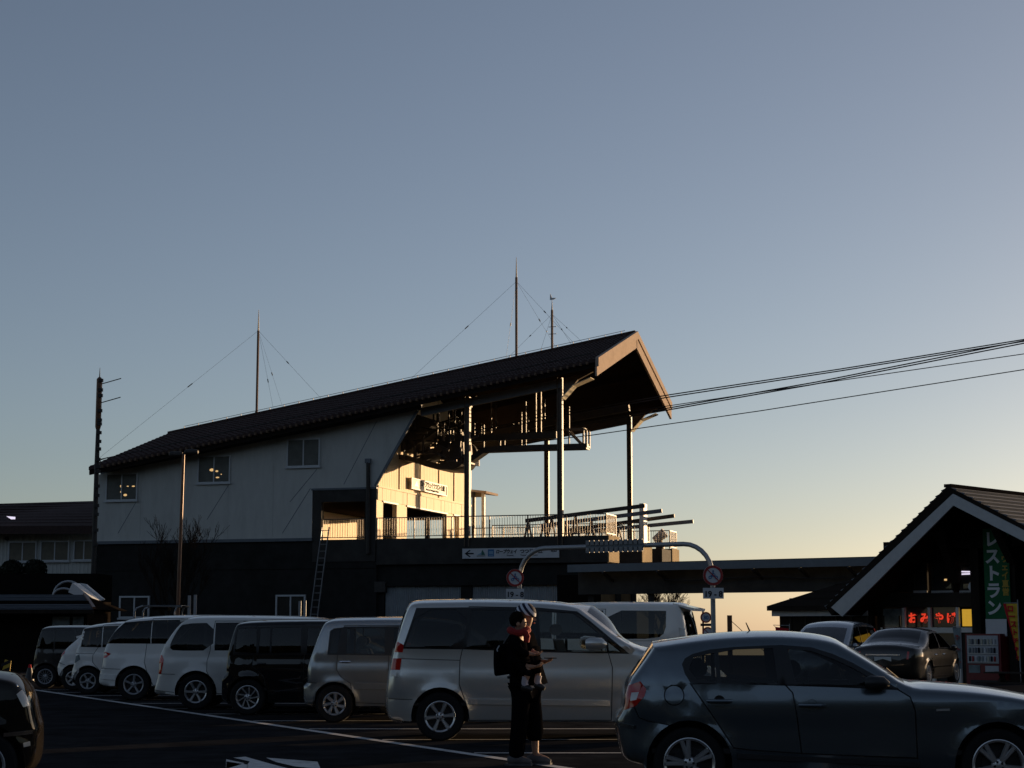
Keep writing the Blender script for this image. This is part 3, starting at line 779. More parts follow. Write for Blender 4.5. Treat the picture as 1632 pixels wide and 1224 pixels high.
# ------------------------------------------------------------------ restaurant on the right
RF = Frame(1500, 1003, 57, R(43.5))
GZ = -0.55
rw, rs = RF.ow, RF.os
rest = thing('restaurant', 'dark timber restaurant with steep gable and pale bargeboards', 'restaurant', (RF.o[0], RF.o[1], 0), -RF.psi)
V0, V1 = -2.2, 13.0                                  # gable overhang plane and back of the roof
ap = rw(1511, 775, V0); el = rw(1316, 968, V0)
rt = rw(1632, 837, V0)
sl_l = (ap[1] - el[1]) / (ap[0] - el[0]); sl_r = (ap[1] - rt[1]) / (rt[0] - ap[0])
er = (ap[0] + 6.2, ap[1] - sl_r * 6.2)
def rslab(a_, b_, d0, d1, name, m, x0=V0, x1=V1):
    n = Vector((-(b_[1] - a_[1]), b_[0] - a_[0])).normalized()
    if n.y < 0: n = -n
    q = [(a_[0] - n.x * d0, a_[1] - n.y * d0), (b_[0] - n.x * d0, b_[1] - n.y * d0), (b_[0] - n.x * d1, b_[1] - n.y * d1), (a_[0] - n.x * d1, a_[1] - n.y * d1)]
    return MB().prism([(s, x0, z) for s, z in q], (0, x1 - x0, 0)).build(name, m, rest)
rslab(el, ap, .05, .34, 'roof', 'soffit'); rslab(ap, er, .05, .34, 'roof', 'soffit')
def courses(a_, b_, n):
    me = None
    A_, B_ = Vector((a_[0], 0, a_[1])), Vector((b_[0], 0, b_[1]))
    d = (B_ - A_).normalized(); nn = Vector((-d.z, 0, d.x))
    if nn.z < 0: nn = -nn
    L_ = (B_ - A_).length / n
    for i in range(n):                               # lapped metal courses, each lifted at its lower edge
        if me is None:
            lo, hi = Vector((0, 0, 0)) + nn * .11, d * (L_ + .03) + nn * .02
            q = [(0, 0, 0), tuple(lo), tuple(hi), tuple(d * (L_ + .03))]
            o = MB().prism(q, (0, V1 - V0 + .04, 0)).build('roof_course', 'metal_roof', rest); me = o.data
        else: o = link('roof_course', me, rest)
        p = A_ + d * (L_ * i) - nn * .05
        o.location = (p.x, V0 - .02, p.z)
courses(er, ap, 22); courses(el, ap, 22)
MB().beam((ap[0], V0 - .03, ap[1] + .02), (ap[0], V1, ap[1] + .02), .26, .10).build('ridge_cap', 'soffit', rest)
# pale bargeboards, with the dark roof edge above them
bl0, bl1 = rw(1325, 968, V0 - .08), rw(1519, 787, V0 - .08)
br1 = (er[0], bl1[1] - sl_r * (er[0] - bl1[0]))
tl = (bl1[1] - bl0[1]) / (bl1[0] - bl0[0])
hb = .31
MB().prism([(s, V0 - .10, z) for s, z in [bl0, bl1, (bl1[0], bl1[1] - hb * 1.18), (bl0[0] + .42, bl0[1] - .30)]], (0, .07, 0)).build('bargeboard', 'bargeboard', rest)
MB().prism([(s, V0 - .10, z) for s, z in [bl1, br1, (br1[0], br1[1] - hb), (bl1[0], bl1[1] - hb * 1.18)]], (0, .07, 0)).build('bargeboard', 'bargeboard', rest)
MB().prism([(s, V0 - .06, z) for s, z in [el, ap, (bl1[0], bl1[1]), bl0]], (0, .06, 0)).build('roof_edge', 'soffit', rest)
MB().prism([(s, V0 - .06, z) for s, z in [ap, er, br1, (bl1[0], bl1[1])]], (0, .06, 0)).build('roof_edge', 'soffit', rest)
# gable wall with openings: strips between the windows
wz = lambda y: rw(1520, y, 0)[1]
sx = lambda x, y=985: rw(x, y, 0)[0]
lim_l = lambda z: el[0] + (z - el[1]) / sl_l + .5
def wallstrip(s0, s1, z0, z1): return MB().span(s0, s1, 0, .2, z0, z1).build('gable_wall', 'wood_dark', rest)
ZS, ZT = wz(1000), wz(967)
sL, sR = sx(1398), er[0] - .4
wallstrip(sL, sx(1405), GZ, ZT); wallstrip(sx(1558), sR, GZ, ZT)
wallstrip(sL - 1.2, sR, ZT, wz(943.5))
uL, uR = sx(1455, 930), sx(1556, 930)
UZ0, UZ1 = wz(942), wz(896)
wallstrip(uR, sR, UZ0, UZ1)
up_top = [(el[0] + 2.0, UZ0), (el[0] + 2.0 + .3, UZ0), (uL, UZ0), (uL, UZ1)]
MB().prism([(s, 0, z) for s, z in [(lim_l(UZ0) + .2, UZ0), (uL, UZ0), (uL, UZ1), (lim_l(UZ1) + .2, UZ1)]], (0, .2, 0)).build('gable_wall', 'wood_dark', rest)
MB().prism([(s, 0, z) for s, z in [(lim_l(UZ1) + .2, UZ1), (sR, UZ1), (sR, er[1] + .2), (ap[0], ap[1] - .5)]], (0, .2, 0)).build('gable_wall', 'wood_dark', rest)
MB().prism([(s, -.06, z) for s, z in [(sx(1380), ZT), (uR, ZT), (uR, wz(944)), (sx(1380), wz(944))]], (0, .05, 0)).build('wall_beam', 'wood_mid', rest)
MB().span(sL, sR, .2, 11, GZ, GZ + .05).build('floor', 'dark_wall', rest)
MB().span(sL, sL + .2, .2, 11, GZ, ZT).build('side_wall', 'wood_dark', rest)
MB().span(sL + 2.2, sR, 5.0, 5.2, GZ, UZ0 + .6).build('inner_wall', 'dark_wall', rest)
# upper windows and the tubes behind them
def rpane(x0, y0, x1, y1, m, w=.08, name='pane', parent=None):
    s0, z1 = rw(x0, y0, w); s1, z0 = rw(x1, y1, w)
    return MB().span(s0, s1, w, w + .02, z0, z1).build(name, m, parent or rest)
for (x0, x1) in ((1457, 1480), (1485, 1521), (1530, 1556)):
    f_, q = window(x0, 897, x1, 942, rest, RF, .05, 'pane', 0, 'upper_window', 'wood_mid', False)
    MB().span(q[0], q[1], -.06, .0, q[2] - .06, q[2] + .02).build('sill', 'bargeboard', f_)
for (s_, y0) in ((1544, 911), (1544, 915)):
    a_, b_ = rw(1532, y0, -.01), rw(1556, 911.5 if y0 < 913 else 914, -.01)
    MB().beam((a_[0], .015, a_[1]), (b_[0], .015, b_[1]), .03, .045).build('fluorescent_tube', 'lamp_tube', rest)
s, z = rw(1507, 924, .02); MB().box((s, .02, z), (.09, .02, .06)).build('warm_bulb', 'lamp_warm', rest)
s, z = rw(1552, 935, -.2); MB().lathe([(.0, -.1), (.16, -.08), (.2, .05), (.0, .08)], 14, 'y', (s, -.2, z)).build('outdoor_lamp', 'banner_white', rest, True)
# souvenir windows: four panes in a pale frame
fz1 = wz(968)
SH = MB()
for x in (1441.5, 1482.5, 1527.5): s = sx(x); SH.span(s - .05, s + .05, -.07, .03, ZS, fz1)
SH.span(sx(1405), sx(1560), -.08, .03, ZS - .16, ZS)
SH.span(sx(1527.5) - .07, sx(1527.5) + .07, -.07, .03, GZ, ZS - .16).span(sx(1486) - .07, sx(1486) + .07, -.07, .03, GZ, ZS - .16)
SH.span(sx(1486), sx(1527), -.06, .03, wz(1009), wz(1006))
shop = SH.build('shop_window', 'white_trim', rest)
rpane(1407, 970, 1439, 999, 'poster_pale', .04, 'pane', shop)
rpane(1443, 968, 1481, 999, 'pane', .05, 'pane', shop); rpane(1484, 968, 1526, 999, 'pane', .042, 'pane', shop)
rpane(1533, 971, 1558, 998, 'poster_yellow', .04, 'lit_pane', shop)
rpane(1488, 1007, 1526, 1100, 'pane', .05, 'door_pane', shop)
MB().span(sx(1405), sx(1486), .02, .1, GZ, ZS - .16).build('low_panel', 'wood_dark', shop); MB().span(sx(1527), sx(1558), .02, .1, GZ, ZS - .16).build('low_panel', 'wood_mid', shop)
h = (fz1 - ZS)
for ch, x in zip('おみやげ', (1447.5, 1466.5, 1490, 1508.5)):
    s, z = rw(x, 991.5, -.02); text(ch, h * .56, 'led_red', rest, (s, -.02, z), bold=.014, name='led_letter', sx=(rw(x + 14.5, 991.5, -.02)[0] - s) / (h * .56))
# posts and braces that carry the gable
for (x0, y0, x1, y1) in ((1587, 838, 1616, 898), (1496, 845, 1524, 925)):
    a_, b_ = rw(x0, y0, V0 + .6), rw(x1, y1, -.2); MB().beam((a_[0], V0 + .6, a_[1]), (b_[0], -.2, b_[1]), .26, .3).build('brace', 'wood_dark', rest)
for x in (1564, 1622): s = sx(x); MB().span(s - .15, s + .15, -.35, -.05, GZ, wz(868)).build('post', 'wood_dark', rest)
MB().beam((sx(1420), -.22, wz(868)), (sR, -.22, wz(868)), .25, .3).build('cross_beam', 'wood_dark', rest)
MB().span(sx(1420), sR, V0 + .5, V0 + .8, ap[1] - 1.6, ap[1] - 1.35).build('tie_beam', 'wood_dark', rest) if False else None
# hanging green banner
s0, z1 = rw(1566, 843, -.45); s1, z0 = rw(1612, 986, -.45)
bn = thing('restaurant_banner', 'tall green banner with white vertical letters on the gable wall', 'banner', RF.world(s0, -.45, z0), -RF.psi)
BW, BH = s1 - s0, z1 - z0
MB().span(0, BW, -.01, .03, 0, BH).build('cloth', 'banner_green', bn)
MB().span(-.02, BW * .8, 0, .03, -.55, -.01).build('lower_panel', 'sign_white', bn)
for i, ch in enumerate('レストラン'):
    text(ch, BH * .185, 'banner_white', bn, (BW * .06, -.02, BH * (.815 - .19 * i)), bold=.020, sx=BW * .60 / (BH * .185))
for i, ch in enumerate('ロープウェイ直営'):
    ch = {'ー': '｜'}.get(ch, ch)
    text(ch, BH * .088, 'banner_yellow', bn, (BW * .70, -.02, BH * (.90 - .091 * i)), bold=.01, sx=BW * .27 / (BH * .088))
# vending machine
s0, z1 = rw(1538, 1010, -.75); s1 = rw(1594, 1010, -.75)[0]
vm = thing('vending_machine', 'red drinks vending machine beside the restaurant door', 'vending machine', RF.world(s0, -.75, GZ), -RF.psi)
VW, VH = s1 - s0, z1 - GZ
MB().span(0, VW, 0, .7, 0, VH).build('cabinet', 'vending_red', vm)
MB().span(VW * .06, VW * .94, -.03, -.002, VH * .50, VH * .97).build('display', 'vending_panel', vm)
rng = random.Random(5)
for r_ in range(3):
    zb_ = VH * (.53 + .145 * r_)
    MB().span(VW * .10, VW * .92, -.07, -.032, zb_ - .02, zb_).build('shelf', 'white_trim', vm)
    for k in range(9):
        c = MB().lathe([(0, 0), (.033, 0), (.033, .15), (.02, .17), (0, .17)], 8, 'z', (VW * (.14 + .088 * k), -.052, zb_))
        c.build('drink_can', rng.choice(['sign_white', 'ink', 'sign_cream', 'galv', 'ink', 'sign_red', 'steel_beam', 'poster_pale']), vm)
MB().span(VW * .55, VW * .93, -.02, -.002, VH * .36, VH * .46).build('coin_panel', 'vending_panel', vm)
MB().span(VW * .08, VW * .40, -.015, -.002, VH * .34, VH * .47).build('sticker', 'poster_pale', vm)
MB().span(VW * .12, VW * .88, -.03, -.002, VH * .08, VH * .22).build('dispenser_flap', 'black_trim', vm)
# banner flags (tall cloths on thin poles)
def flag(px_l, px_r, py_t, py_b, v, label, letters, swing, zg=GZ, m='flag_yellow', lm='flag_red', band=True):
    sR_, zT = rw(px_r, py_t, v); sL_, _ = rw(px_l, py_t, v); zB = rw(px_r, py_b, v)[1]
    root = thing('banner_flag', label, 'flag', RF.world(sR_, v, zg), -RF.psi)
    Wd, T_, B_ = sR_ - sL_, zT - zg, zB - zg
    MB().tube([(0, 0, 0), (0, 0, T_ + .12)], .018, 6).build('pole', 'galv', root)
    MB().tube([(0, 0, T_ + .02), (-Wd, 0, T_ + .02)], .012, 6).build('cross_bar', 'galv', root)
    MB().lathe([(.0, 0), (.22, 0), (.2, .1), (.0, .14)], 12, 'z').build('foot', 'concrete', root)
    mb = MB(); n = 14
    L = lambda f: (-Wd * (1 - f * swing), .05 * math.sin(f * 5))
    for i in range(n + 1):
        f = i / n; z = T_ - (T_ - B_) * f
        for k in range(5):
            t = k / 4; x = L(f)[0] * t
            mb.v.append((x, .04 * math.sin(t * 5 + f * 4) * t, z))
    for i in range(n):
        for k in range(4): a_ = i * 5 + k; mb.f.append((a_, a_ + 1, a_ + 6, a_ + 5))
    mb.build('cloth', m, root, True)
    if band:
        mb = MB()
        for i in range(n + 1):
            f = i / n; z = T_ - (T_ - B_) * f
            for t in (.80, 1.005): mb.v.append((L(f)[0] * t, .04 * math.sin(t * 5 + f * 4) * t - .012, z))
        for i in range(n): mb.f.append((2 * i, 2 * i + 1, 2 * i + 3, 2 * i + 2))
        mb.build('edge_band', lm, root, True)
    h_ = (T_ - B_) / (len(letters) + .3)
    for i, ch in enumerate(letters):
        f = (i + .5) / (len(letters) + .3); x = L(f)[0]
        text(ch, min(h_ * .95, abs(x) * .75), lm, root, (x * .78, -.055, T_ - h_ * (i + .98)), bold=.01)
    return root
flag(1600, 1622, 962, 1053, -2.6, 'yellow banner flag with red letters beside the vending machine', 'ローストチキン', .85)
flag(1519, 1531, 1000, 1066, -2.0, 'narrow mauve banner flag in front of the shop door', 'みやげ', .5, m='poster_pale', lm='sign_red', band=False)
g = at(1243, 1000, 59)
rf_ = thing('red_flag', 'small red banner flag at the left corner of the low annex', 'flag', (g.x, 59, -.3), R(-10))
ft = 1.5 + (1000 - 999) / 2750 * 59 + .3
MB().tube([(.32, 0, 0), (.32, 0, ft + .1)], .015, 6).build('pole', 'galv', rf_)
MB().add([(-.16, 0, ft), (.30, .03, ft - .06), (.30, .03, ft - .9), (-.04, .0, ft - .8)], [(0, 3, 2, 1)]).build('cloth', 'flag_red', rf_)
MB().add([(-.10, -.01, ft - .16), (.24, .015, ft - .18), (.24, .015, ft - .30), (-.08, -.01, ft - .29)], [(0, 3, 2, 1)]).build('white_band', 'sign_white', rf_)
MB().tube([(.32, 0, ft + .04), (-.22, -.01, ft + .06), (-.16, 0, ft)], .01, 5).build('cross_bar', 'galv', rf_)
# low annex with a hipped roof on the left of the restaurant
an = thing('annex', 'low dark annex with a hipped roof left of the restaurant', 'annex', RF.world(0, 0, 0), -RF.psi)
aS0, aZ = rw(1222, 966, -.6); aS1 = rw(1378, 975, -.6)[0]
aT, aTz = rw(1296, 941, 2.6)
rB, rBz = rw(1400, 900, 2.6)
eZ = aZ
hip = MB().add([(aS0, -.6, eZ), (aS1, -.6, eZ), (aS1, 3.2, eZ + 1.75), (aS0 + 4.2, 3.2, eZ + 1.75), (aS0, 7.0, eZ), (aS1, 7.0, eZ),
                (aS0, -.6, eZ - .16), (aS1, -.6, eZ - .16), (aS1, 7.0, eZ - .16), (aS0, 7.0, eZ - .16)],
               [(0, 1, 2, 3), (0, 3, 4), (3, 2, 5, 4), (1, 5, 2), (0, 6, 7, 1), (0, 4, 9, 6), (6, 9, 8, 7), (4, 5, 8, 9), (1, 7, 8, 5)])
hip.build('roof', 'soffit', an)
for i in range(1, 7):
    f = i / 7.0
    a_ = Vector((aS0, -.6, eZ)).lerp(Vector((aS0 + 4.2, 3.2, eZ + 1.75)), f); b_ = Vector((aS1, -.6, eZ)).lerp(Vector((aS1, 3.2, eZ + 1.75)), f)
    MB().beam(a_, b_, .05, .05).build('roof_course', 'soffit', an)
b0, b1 = rw(1230, 973, -.35), rw(1376, 975.5, -.35)
MB().span(b0[0], aS1 - .05, -.36, -.30, b0[1] - .20, b0[1] + .02).build('fascia', 'bargeboard', an)
MB().span(b0[0] + .15, aS1 - .05, -.1, .1, -1.0, b0[1] - .1).build('wall', 'wood_dark', an)
MB().span(b0[0] + .15, b0[0] + .35, .1, 6.5, -1.0, b0[1] - .1).build('wall', 'wood_dark', an)
for k in range(9): MB().span(b0[0] + .6 + k * .62, b0[0] + .66 + k * .62, -.14, -.102, -1.0, b0[1] - .2).build('batten', 'wood_mid', an)
# picnic table
pt = thing('picnic_table', 'dark picnic table with benches in front of the restaurant', 'table', RF.world(rw(1612, 1066, -3.2)[0], -3.2, GZ), -RF.psi)
for y in (-.3, -.1, .1, .3): MB().span(-.7, 1.2, y - .09, y + .09, .70, .74).build('top_board', 'wood_mid', pt)
for y in (-.75, .75): MB().span(-.7, 1.2, y - .13, y + .13, .42, .46).build('bench', 'wood_mid', pt)
for x in (-.35, .85):
    MB().beam((x, -.62, 0), (x, .2, .7), .07, .1).build('leg', 'wood_mid', pt); MB().beam((x + .08, .62, 0), (x + .08, -.2, .7), .07, .1).build('leg', 'wood_mid', pt)
    MB().span(x - .03, x + .03, -.82, .82, .36, .42).build('cross_bar', 'wood_mid', pt)

# ------------------------------------------------------------------ covered walkway between station and restaurant
cw = thing('covered_walkway', 'long dark flat-roofed walkway between station and restaurant', 'walkway', (0, 0, 0))
A_ = at(905, 899, 79); B_ = at(1420, 897, 70)
zt1 = A_.z; zt2 = at(1200, 894, 74).z
A_.z = B_.z = (zt1 + zt2) / 2 - .02
dd = Vector((B_.x - A_.x, B_.y - A_.y, 0)).normalized(); nn = Vector((-dd.y, dd.x, 0))
Wk = 3.2
vs = [A_, B_, B_ + nn * Wk + Vector((0, 0, .18)), A_ + nn * Wk + Vector((0, 0, .18))]
MB().prism(vs, (0, 0, -.14)).build('roof', 'soffit', cw)
MB().beam(A_ + Vector((0, 0, -.16)), B_ + Vector((0, 0, -.16)), .08, .34).build('gutter', 'steel_beam', cw)
MB().beam(A_ + nn * 1.0 + Vector((0, 0, -.80)), B_ + nn * 1.0 + Vector((0, 0, -.80)), .3, 1.05).build('girder', 'concrete', cw)
mid = B_ - dd * 1.0
MB().beam(A_ + nn * 2.6 + Vector((0, 0, -.80)), mid + nn * 2.6 + Vector((0, 0, -.80)), .2, .7).build('girder', 'wood_dark', cw)
for f in (.12, .3, .46, .6, .74, .88):
    p = A_.lerp(B_, f); MB().beam(p + Vector((0, 0, -.35)), p + nn * .9 + Vector((0, 0, -.75)), .1, .12).build('bracket', 'steel_dark', cw)
sag = []
for i in range(13):
    f = i / 12; p = A_.lerp(B_, .3 + .55 * f) + nn * .6; sag.append(p + Vector((0, 0, -.72 - .1 * math.sin(f * 9) * .6)))
MB().tube(sag, .03, 5).build('hanging_cable', 'rope', cw)
for f in (.03, .235):
    p = A_.lerp(B_, f) + nn * 1.2; MB().span(p.x - .12, p.x + .12, p.y - .12, p.y + .12, 0, A_.z - .3).build('post', 'steel_dark', cw)
# low sheds under the walkway: one ribbed wall with sunlight put into its colour
sh = thing('garage_shed', 'tan ribbed shed wall half in sunlight under the walkway', 'shed', at(958, 1000, 84) * 1.0)
sh.location.z = 0; sh.rotation_euler = (0, 0, R(24))
MB().span(-2.2, -.02, .0, .3, 0, 4.0).build('dark_panel', 'shade_black', sh)
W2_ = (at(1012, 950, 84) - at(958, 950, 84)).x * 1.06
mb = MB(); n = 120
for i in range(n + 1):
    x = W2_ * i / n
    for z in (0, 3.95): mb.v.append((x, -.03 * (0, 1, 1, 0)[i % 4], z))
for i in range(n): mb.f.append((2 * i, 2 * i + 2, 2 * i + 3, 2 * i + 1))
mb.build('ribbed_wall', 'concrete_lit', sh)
MB().span(0, W2_, .05, 3, 3.9, 4.0).build('roof', 'soffit', sh)
for x in (W2_ * .5, W2_ * .99): MB().span(x - .12, x + .12, -.2, -.05, 0, 3.95).build('post', 'dark_wall', sh)
MB().span(W2_ * .52, W2_ * .545, -.1, -.04, 0, 3.0).build('drain_pipe', 'white_trim', sh)

M['slat_grey'] = mat('slat_grey', (.22, .225, .23), .55, .2, var=.12)
# ------------------------------------------------------------------ gate arch with signs
LP, RP = at(828, 1000, 57.5), at(1137, 1000, 53.5)
gate = thing('gate_arch', 'pale tubular arch over the drive carrying round signs', 'gate', (LP.x, LP.y, 0))
D = Vector((RP.x - LP.x, RP.y - LP.y, 0)); Lg = D.length; dg = D / Lg
gate.rotation_euler = (0, 0, math.atan2(dg.y, dg.x))
HT = 4.08; rc = 1.0
pts = [(0, 0, 0), (0, 0, HT - rc)]
for i in range(1, 7): t = i / 7 * math.pi / 2; pts.append((rc - rc * math.cos(t), 0, HT - rc + rc * math.sin(t)))
pts.append((rc, 0, HT))
pts.append((Lg - rc, 0, HT))
for i in range(1, 7): t = i / 7 * math.pi / 2; pts.append((Lg - rc + rc * math.sin(t), 0, HT - rc + rc * math.cos(t)))
pts += [(Lg, 0, HT - rc), (Lg, 0, 0)]
MB().tube(pts, .076, 14).build('arch_tube', 'galv', gate, True)
x0 = (945 - 832) / 305 * Lg; x1 = (1036 - 832) / 305 * Lg
for rr_, zc in ((0, HT + .12), (1, HT - .12)):
    n = 12
    for k in range(n): c = x0 + (x1 - x0) * (k + .5) / n; MB().span(c - .066, c + .066, -.16, -.12, zc - .08, zc + .08).build('slat', 'slat_grey', gate)
MB().span(x0, x1, -.118, -.10, HT - .17, HT + .17).build('slat_backing', 'steel_beam', gate)
def round_sign(px, py, Y, label, rad=.3, plate=True, kind='moto', rz=0.0):
    p = at(px, py, Y)
    r_ = thing('round_sign', label, 'sign', (p.x, p.y, p.z), rz, 'round traffic signs')
    MB().lathe([(0, .02), (rad, .02), (rad, 0), (0, 0)], 32, 'y').build('disc', 'sign_white', r_)
    MB().lathe([(rad * .99, -.006), (rad * .99, 0.001), (rad * .74, 0.001), (rad * .74, -.006)], 32, 'y', (0, 0, 0), True).build('red_ring', 'sign_red', r_)
    if kind == 'moto':
        c = rad
        mb = MB()
        for xx in (-.30, .30): mb.lathe([(.17 * c, -.012), (.17 * c, -.004), (.09 * c, -.004), (.09 * c, -.012)], 16, 'y', (xx * c, 0, -.20 * c), True)
        mb.prism([(-.34 * c, -.012, -.1 * c), (.1 * c, -.012, -.16 * c), (.26 * c, -.012, .05 * c), (.05 * c, -.012, .02 * c), (-.2 * c, -.012, .04 * c)], (0, .008, 0))
        mb.prism([(-.14 * c, -.012, .02 * c), (.0, -.012, .02 * c), (.06 * c, -.012, .3 * c), (-.06 * c, -.012, .32 * c)], (0, .008, 0))
        mb.lathe([(.09 * c, -.012), (.09 * c, -.004), (0, -.004)], 12, 'y', (0, 0, .42 * c))
        mb.beam((.02 * c, -.008, .22 * c), (.22 * c, -.008, .08 * c), .008, .06 * c)
        mb.build('motorcycle_symbol', 'ink_blue', r_)
        MB().beam((-.53 * c, -.016, .53 * c), (.53 * c, -.016, -.53 * c), .006, .10 * c).build('slash', 'sign_red', r_)
    elif kind == '30': text('30', rad * .95, 'ink_blue', r_, (0, -.01, -.34 * rad), bold=.006, align='CENTER')
    else: MB().beam((-.5 * rad, -.016, .5 * rad), (.5 * rad, -.016, -.5 * rad), .006, .12 * rad).build('slash', 'sign_red', r_)
    if plate:
        MB().span(-rad * 1.03, rad * 1.03, 0, .015, -rad - .40, -rad - .07).build('time_plate', 'sign_white', r_)
        text('19 - 8', .24, 'ink', r_, (0, -.006, -rad - .335), bold=.006, align='CENTER', sx=1.0)
    return r_
round_sign(821, 921, 57.2, 'round no-motorcycles sign with time plate, on the left post', .29, rz=R(6))
round_sign(1136.5, 917, 53.2, 'round no-motorcycles sign with time plate, on the right post', .31, rz=R(4))
rs30 = round_sign(1125, 984, 74, 'small round speed limit sign reading 30 behind the pale van', .235, False, '30')
rs2 = round_sign(1128, 1008, 74, 'small round prohibition sign just below the speed limit sign', .235, False, 'slash')
p = at(1121, 1000, 74.2)
MB().tube([(0, 0, gz(p.x, p.y)), (0, 0, 2.2)], .05, 8).build('sign_post', 'steel_dark', None, label='thin dark post carrying the two small round signs', cat='post', loc=(p.x, p.y, 0))
p = at(1127, 996, 73.9)
MB().span(-.28, .30, 0, .03, -.05, .06).build('sign_plate', 'steel_dark', None, label='narrow plate between the two small round signs', cat='sign', loc=p)
p = at(1163, 1000, 62)
wp = thing('wooden_post', 'square wooden post with a slanting stay wire against the sky', 'post', (p.x, 62, gz(p.x, 62)))
top = 1.5 + (1000 - 981) / 2750 * 62 - gz(p.x, 62)
MB().span(-.08, .08, -.07, .07, 0, top).build('shaft', 'pole_brown', wp)
MB().tube([(.08, 0, top - .22), (1.3, 0, top - 1.35), (2.2, 0, .05)], .012, 5).build('stay_wire', 'rope', wp)

# ------------------------------------------------------------------ lamp post, mast, bollards, roof rack on the left
p = at(283, 1000, 73)
lp = thing('lamp_post', 'tall brown lamp post with two flat lamp heads', 'street lamp', (p.x, 73, 0), R(-4))
Hh = at(287, 724, 73).z
MB().tube([(0, 0, 0), (0, 0, 3.0), (.06, 0, Hh)], [.085, .08, .06], 14).build('pole', 'pole_brown', lp, True)
for sg in (-1, 1):
    mb = MB()
    cx = .06 + sg * .36; cy = -.1 * sg
    prof = [(-.30, .05), (-.24, .11), (0, .13), (.2, .12), (.29, .08), (.31, .03)]
    mb.tube([(cx + x, cy, Hh + .05 + sg * .035) for x, _ in prof], [r_ for _, r_ in prof], 12)
    mb.build('lamp_head', 'steel_dark', lp, True)
MB().beam((-.3, 0, Hh), (.42, 0, Hh + .03), .06, .06).build('cross_arm', 'steel_dark', lp)
p = at(146, 1000, 85.5)
am = thing('antenna_mast', 'tall dark mast with fat upper section and two whip antennas', 'antenna', (p.x, 85.5, 0))
hz = lambda y: at(146, y, 85.5).z
sl = (at(152, 600, 85.5).x - at(143, 900, 85.5).x) / (hz(600) - hz(900)) * .35
MB().tube([(0, 0, 0), (sl * hz(735), 0, hz(735)), (sl * hz(700), 0, hz(684))], [.13, .12, .10], 12).build('lower_tube', 'steel_dark', am, True)
MB().tube([(sl * 12, 0, hz(684)), (sl * 12, 0, hz(680)), (sl * 14, 0, hz(612)), (sl * 14, 0, hz(604)), (sl * 14, 0, hz(601))], [.11, .145, .145, .145, .05], 12).build('upper_tube', 'pole_brown', am, True)
MB().tube([(sl * 14, 0, hz(601)), (sl * 14, 0, hz(586))], [.03, .01], 6).build('spike', 'rope', am)
for y in (612, 642): MB().tube([(sl * 13 + .1, 0, hz(y)), (sl * 13 + 1.1, -.1, hz(y) + .27)], .025, 6).build('whip_antenna', 'rope', am)
for y in (607, 622, 631, 655, 670, 676, 690, 704, 716, 733, 744, 752, 775, 790, 806, 820, 845, 868): MB().box((sl * 10 + .1, -.14, hz(y)), (.22, .14, .16)).build('clamp', 'steel_dark', am)
MB().tube([(.2, 0, hz(733)), (.5, 0, hz(729)), (.75, .3, hz(731))], .02, 5).build('cable_loop', 'rope', am)
for (x, y0) in ((302, 949), (311.5, 948), (478, 958), (486, 957)):
    p = at(x, y0, 70)
    MB().span(-.055, .055, -.05, .05, 0, p.z).build('white_post', 'galv', None, label={302: 'left one of the two slim posts right of the lamp post', 311.5: 'right one of the two slim posts right of the lamp post', 478: 'left slim post in front of the right ground-floor window', 486: 'right slim post in front of the right ground-floor window'}[x], cat='post', group='slim pale posts before the station', loc=(p.x, 70, 0))
# luggage rack / tubular shelter with bent frame
p0 = at(214, 1000, 62)
rk = thing('bent_frame_shelter', 'low tubular shelter with a bent front and flat dark roof', 'shelter', (p0.x, 62, 0))
zz = lambda y: 1.5 + (1000 - y) / 2750 * 62
X = lambda x: (x - 214) / 2750 * 62
for yy in (0, 1.4): MB().tube([(X(214), yy, 0), (X(214), yy, zz(975)), (X(217), yy, zz(970)), (X(226), yy, zz(966.5)), (X(288), yy, zz(967))], .035, 8).build('frame_tube', 'galv', rk)
MB().span(X(227), X(288), -.05, 1.45, zz(966), zz(965)).build('roof_sheet', 'steel_beam', rk)
MB().span(X(240), X(264), .2, 1.0, zz(973), zz(968)).build('hanging_box', 'dark_wall', rk)
for yy in (0, 1.4): MB().tube([(X(277), yy, 0), (X(277), yy, zz(975)), (X(281), yy, zz(967))], .03, 8).build('leg', 'galv', rk)

# ------------------------------------------------------------------ left: low building, bank with clipped bushes, kiosk
LB = Frame(70, 900, 97.5, R(4))
lbw = LB.ow
lb = thing('low_building', 'low pale panelled building with brown roof left of the station', 'building', (LB.o[0], LB.o[1], 0), -LB.psi)
sA, zB = lbw(-60, 912); sB = lbw(158, 900)[0]; zT = lbw(70, 841)[1]
mb = MB(); n = 140
zB = 3.4
for i in range(n + 1):
    s = sA + (sB - sA) * i / n
    for z in (zB, zT + .2): mb.v.append((s, .02 * (0, 1, 1, 1)[i % 4], z))
for i in range(n): mb.f.append((2 * i, 2 * i + 2, 2 * i + 3, 2 * i + 1))
mb.build('wall', 'cladding', lb)
MB().span(sA, sB, .06, .2, 0, zT + .2).build('wall_back', 'dark_wall', lb)
MB().span(sA, sB, .03, 8, 0, 3.4).build('base', 'dark_wall', lb)
e0, e1 = lbw(70, 838, -1.2), None
rz_ = lbw(70, 799.5, 6)[1]
MB().add([(sA - 1, -1.2, e0[1]), (sB, -1.2, e0[1]), (sB, 6, rz_ + .08), (sA - 1, 6, rz_ - .12), (sA - 1, -1.2, e0[1] - .45), (sB, -1.2, e0[1] - .45), (sB, 6, rz_ - .4), (sA - 1, 6, rz_ - .4)],
         [(0, 1, 2, 3), (4, 7, 6, 5), (0, 4, 5, 1), (1, 5, 6, 2), (2, 6, 7, 3), (3, 7, 4, 0)]).build('roof', 'roof_tile', lb)
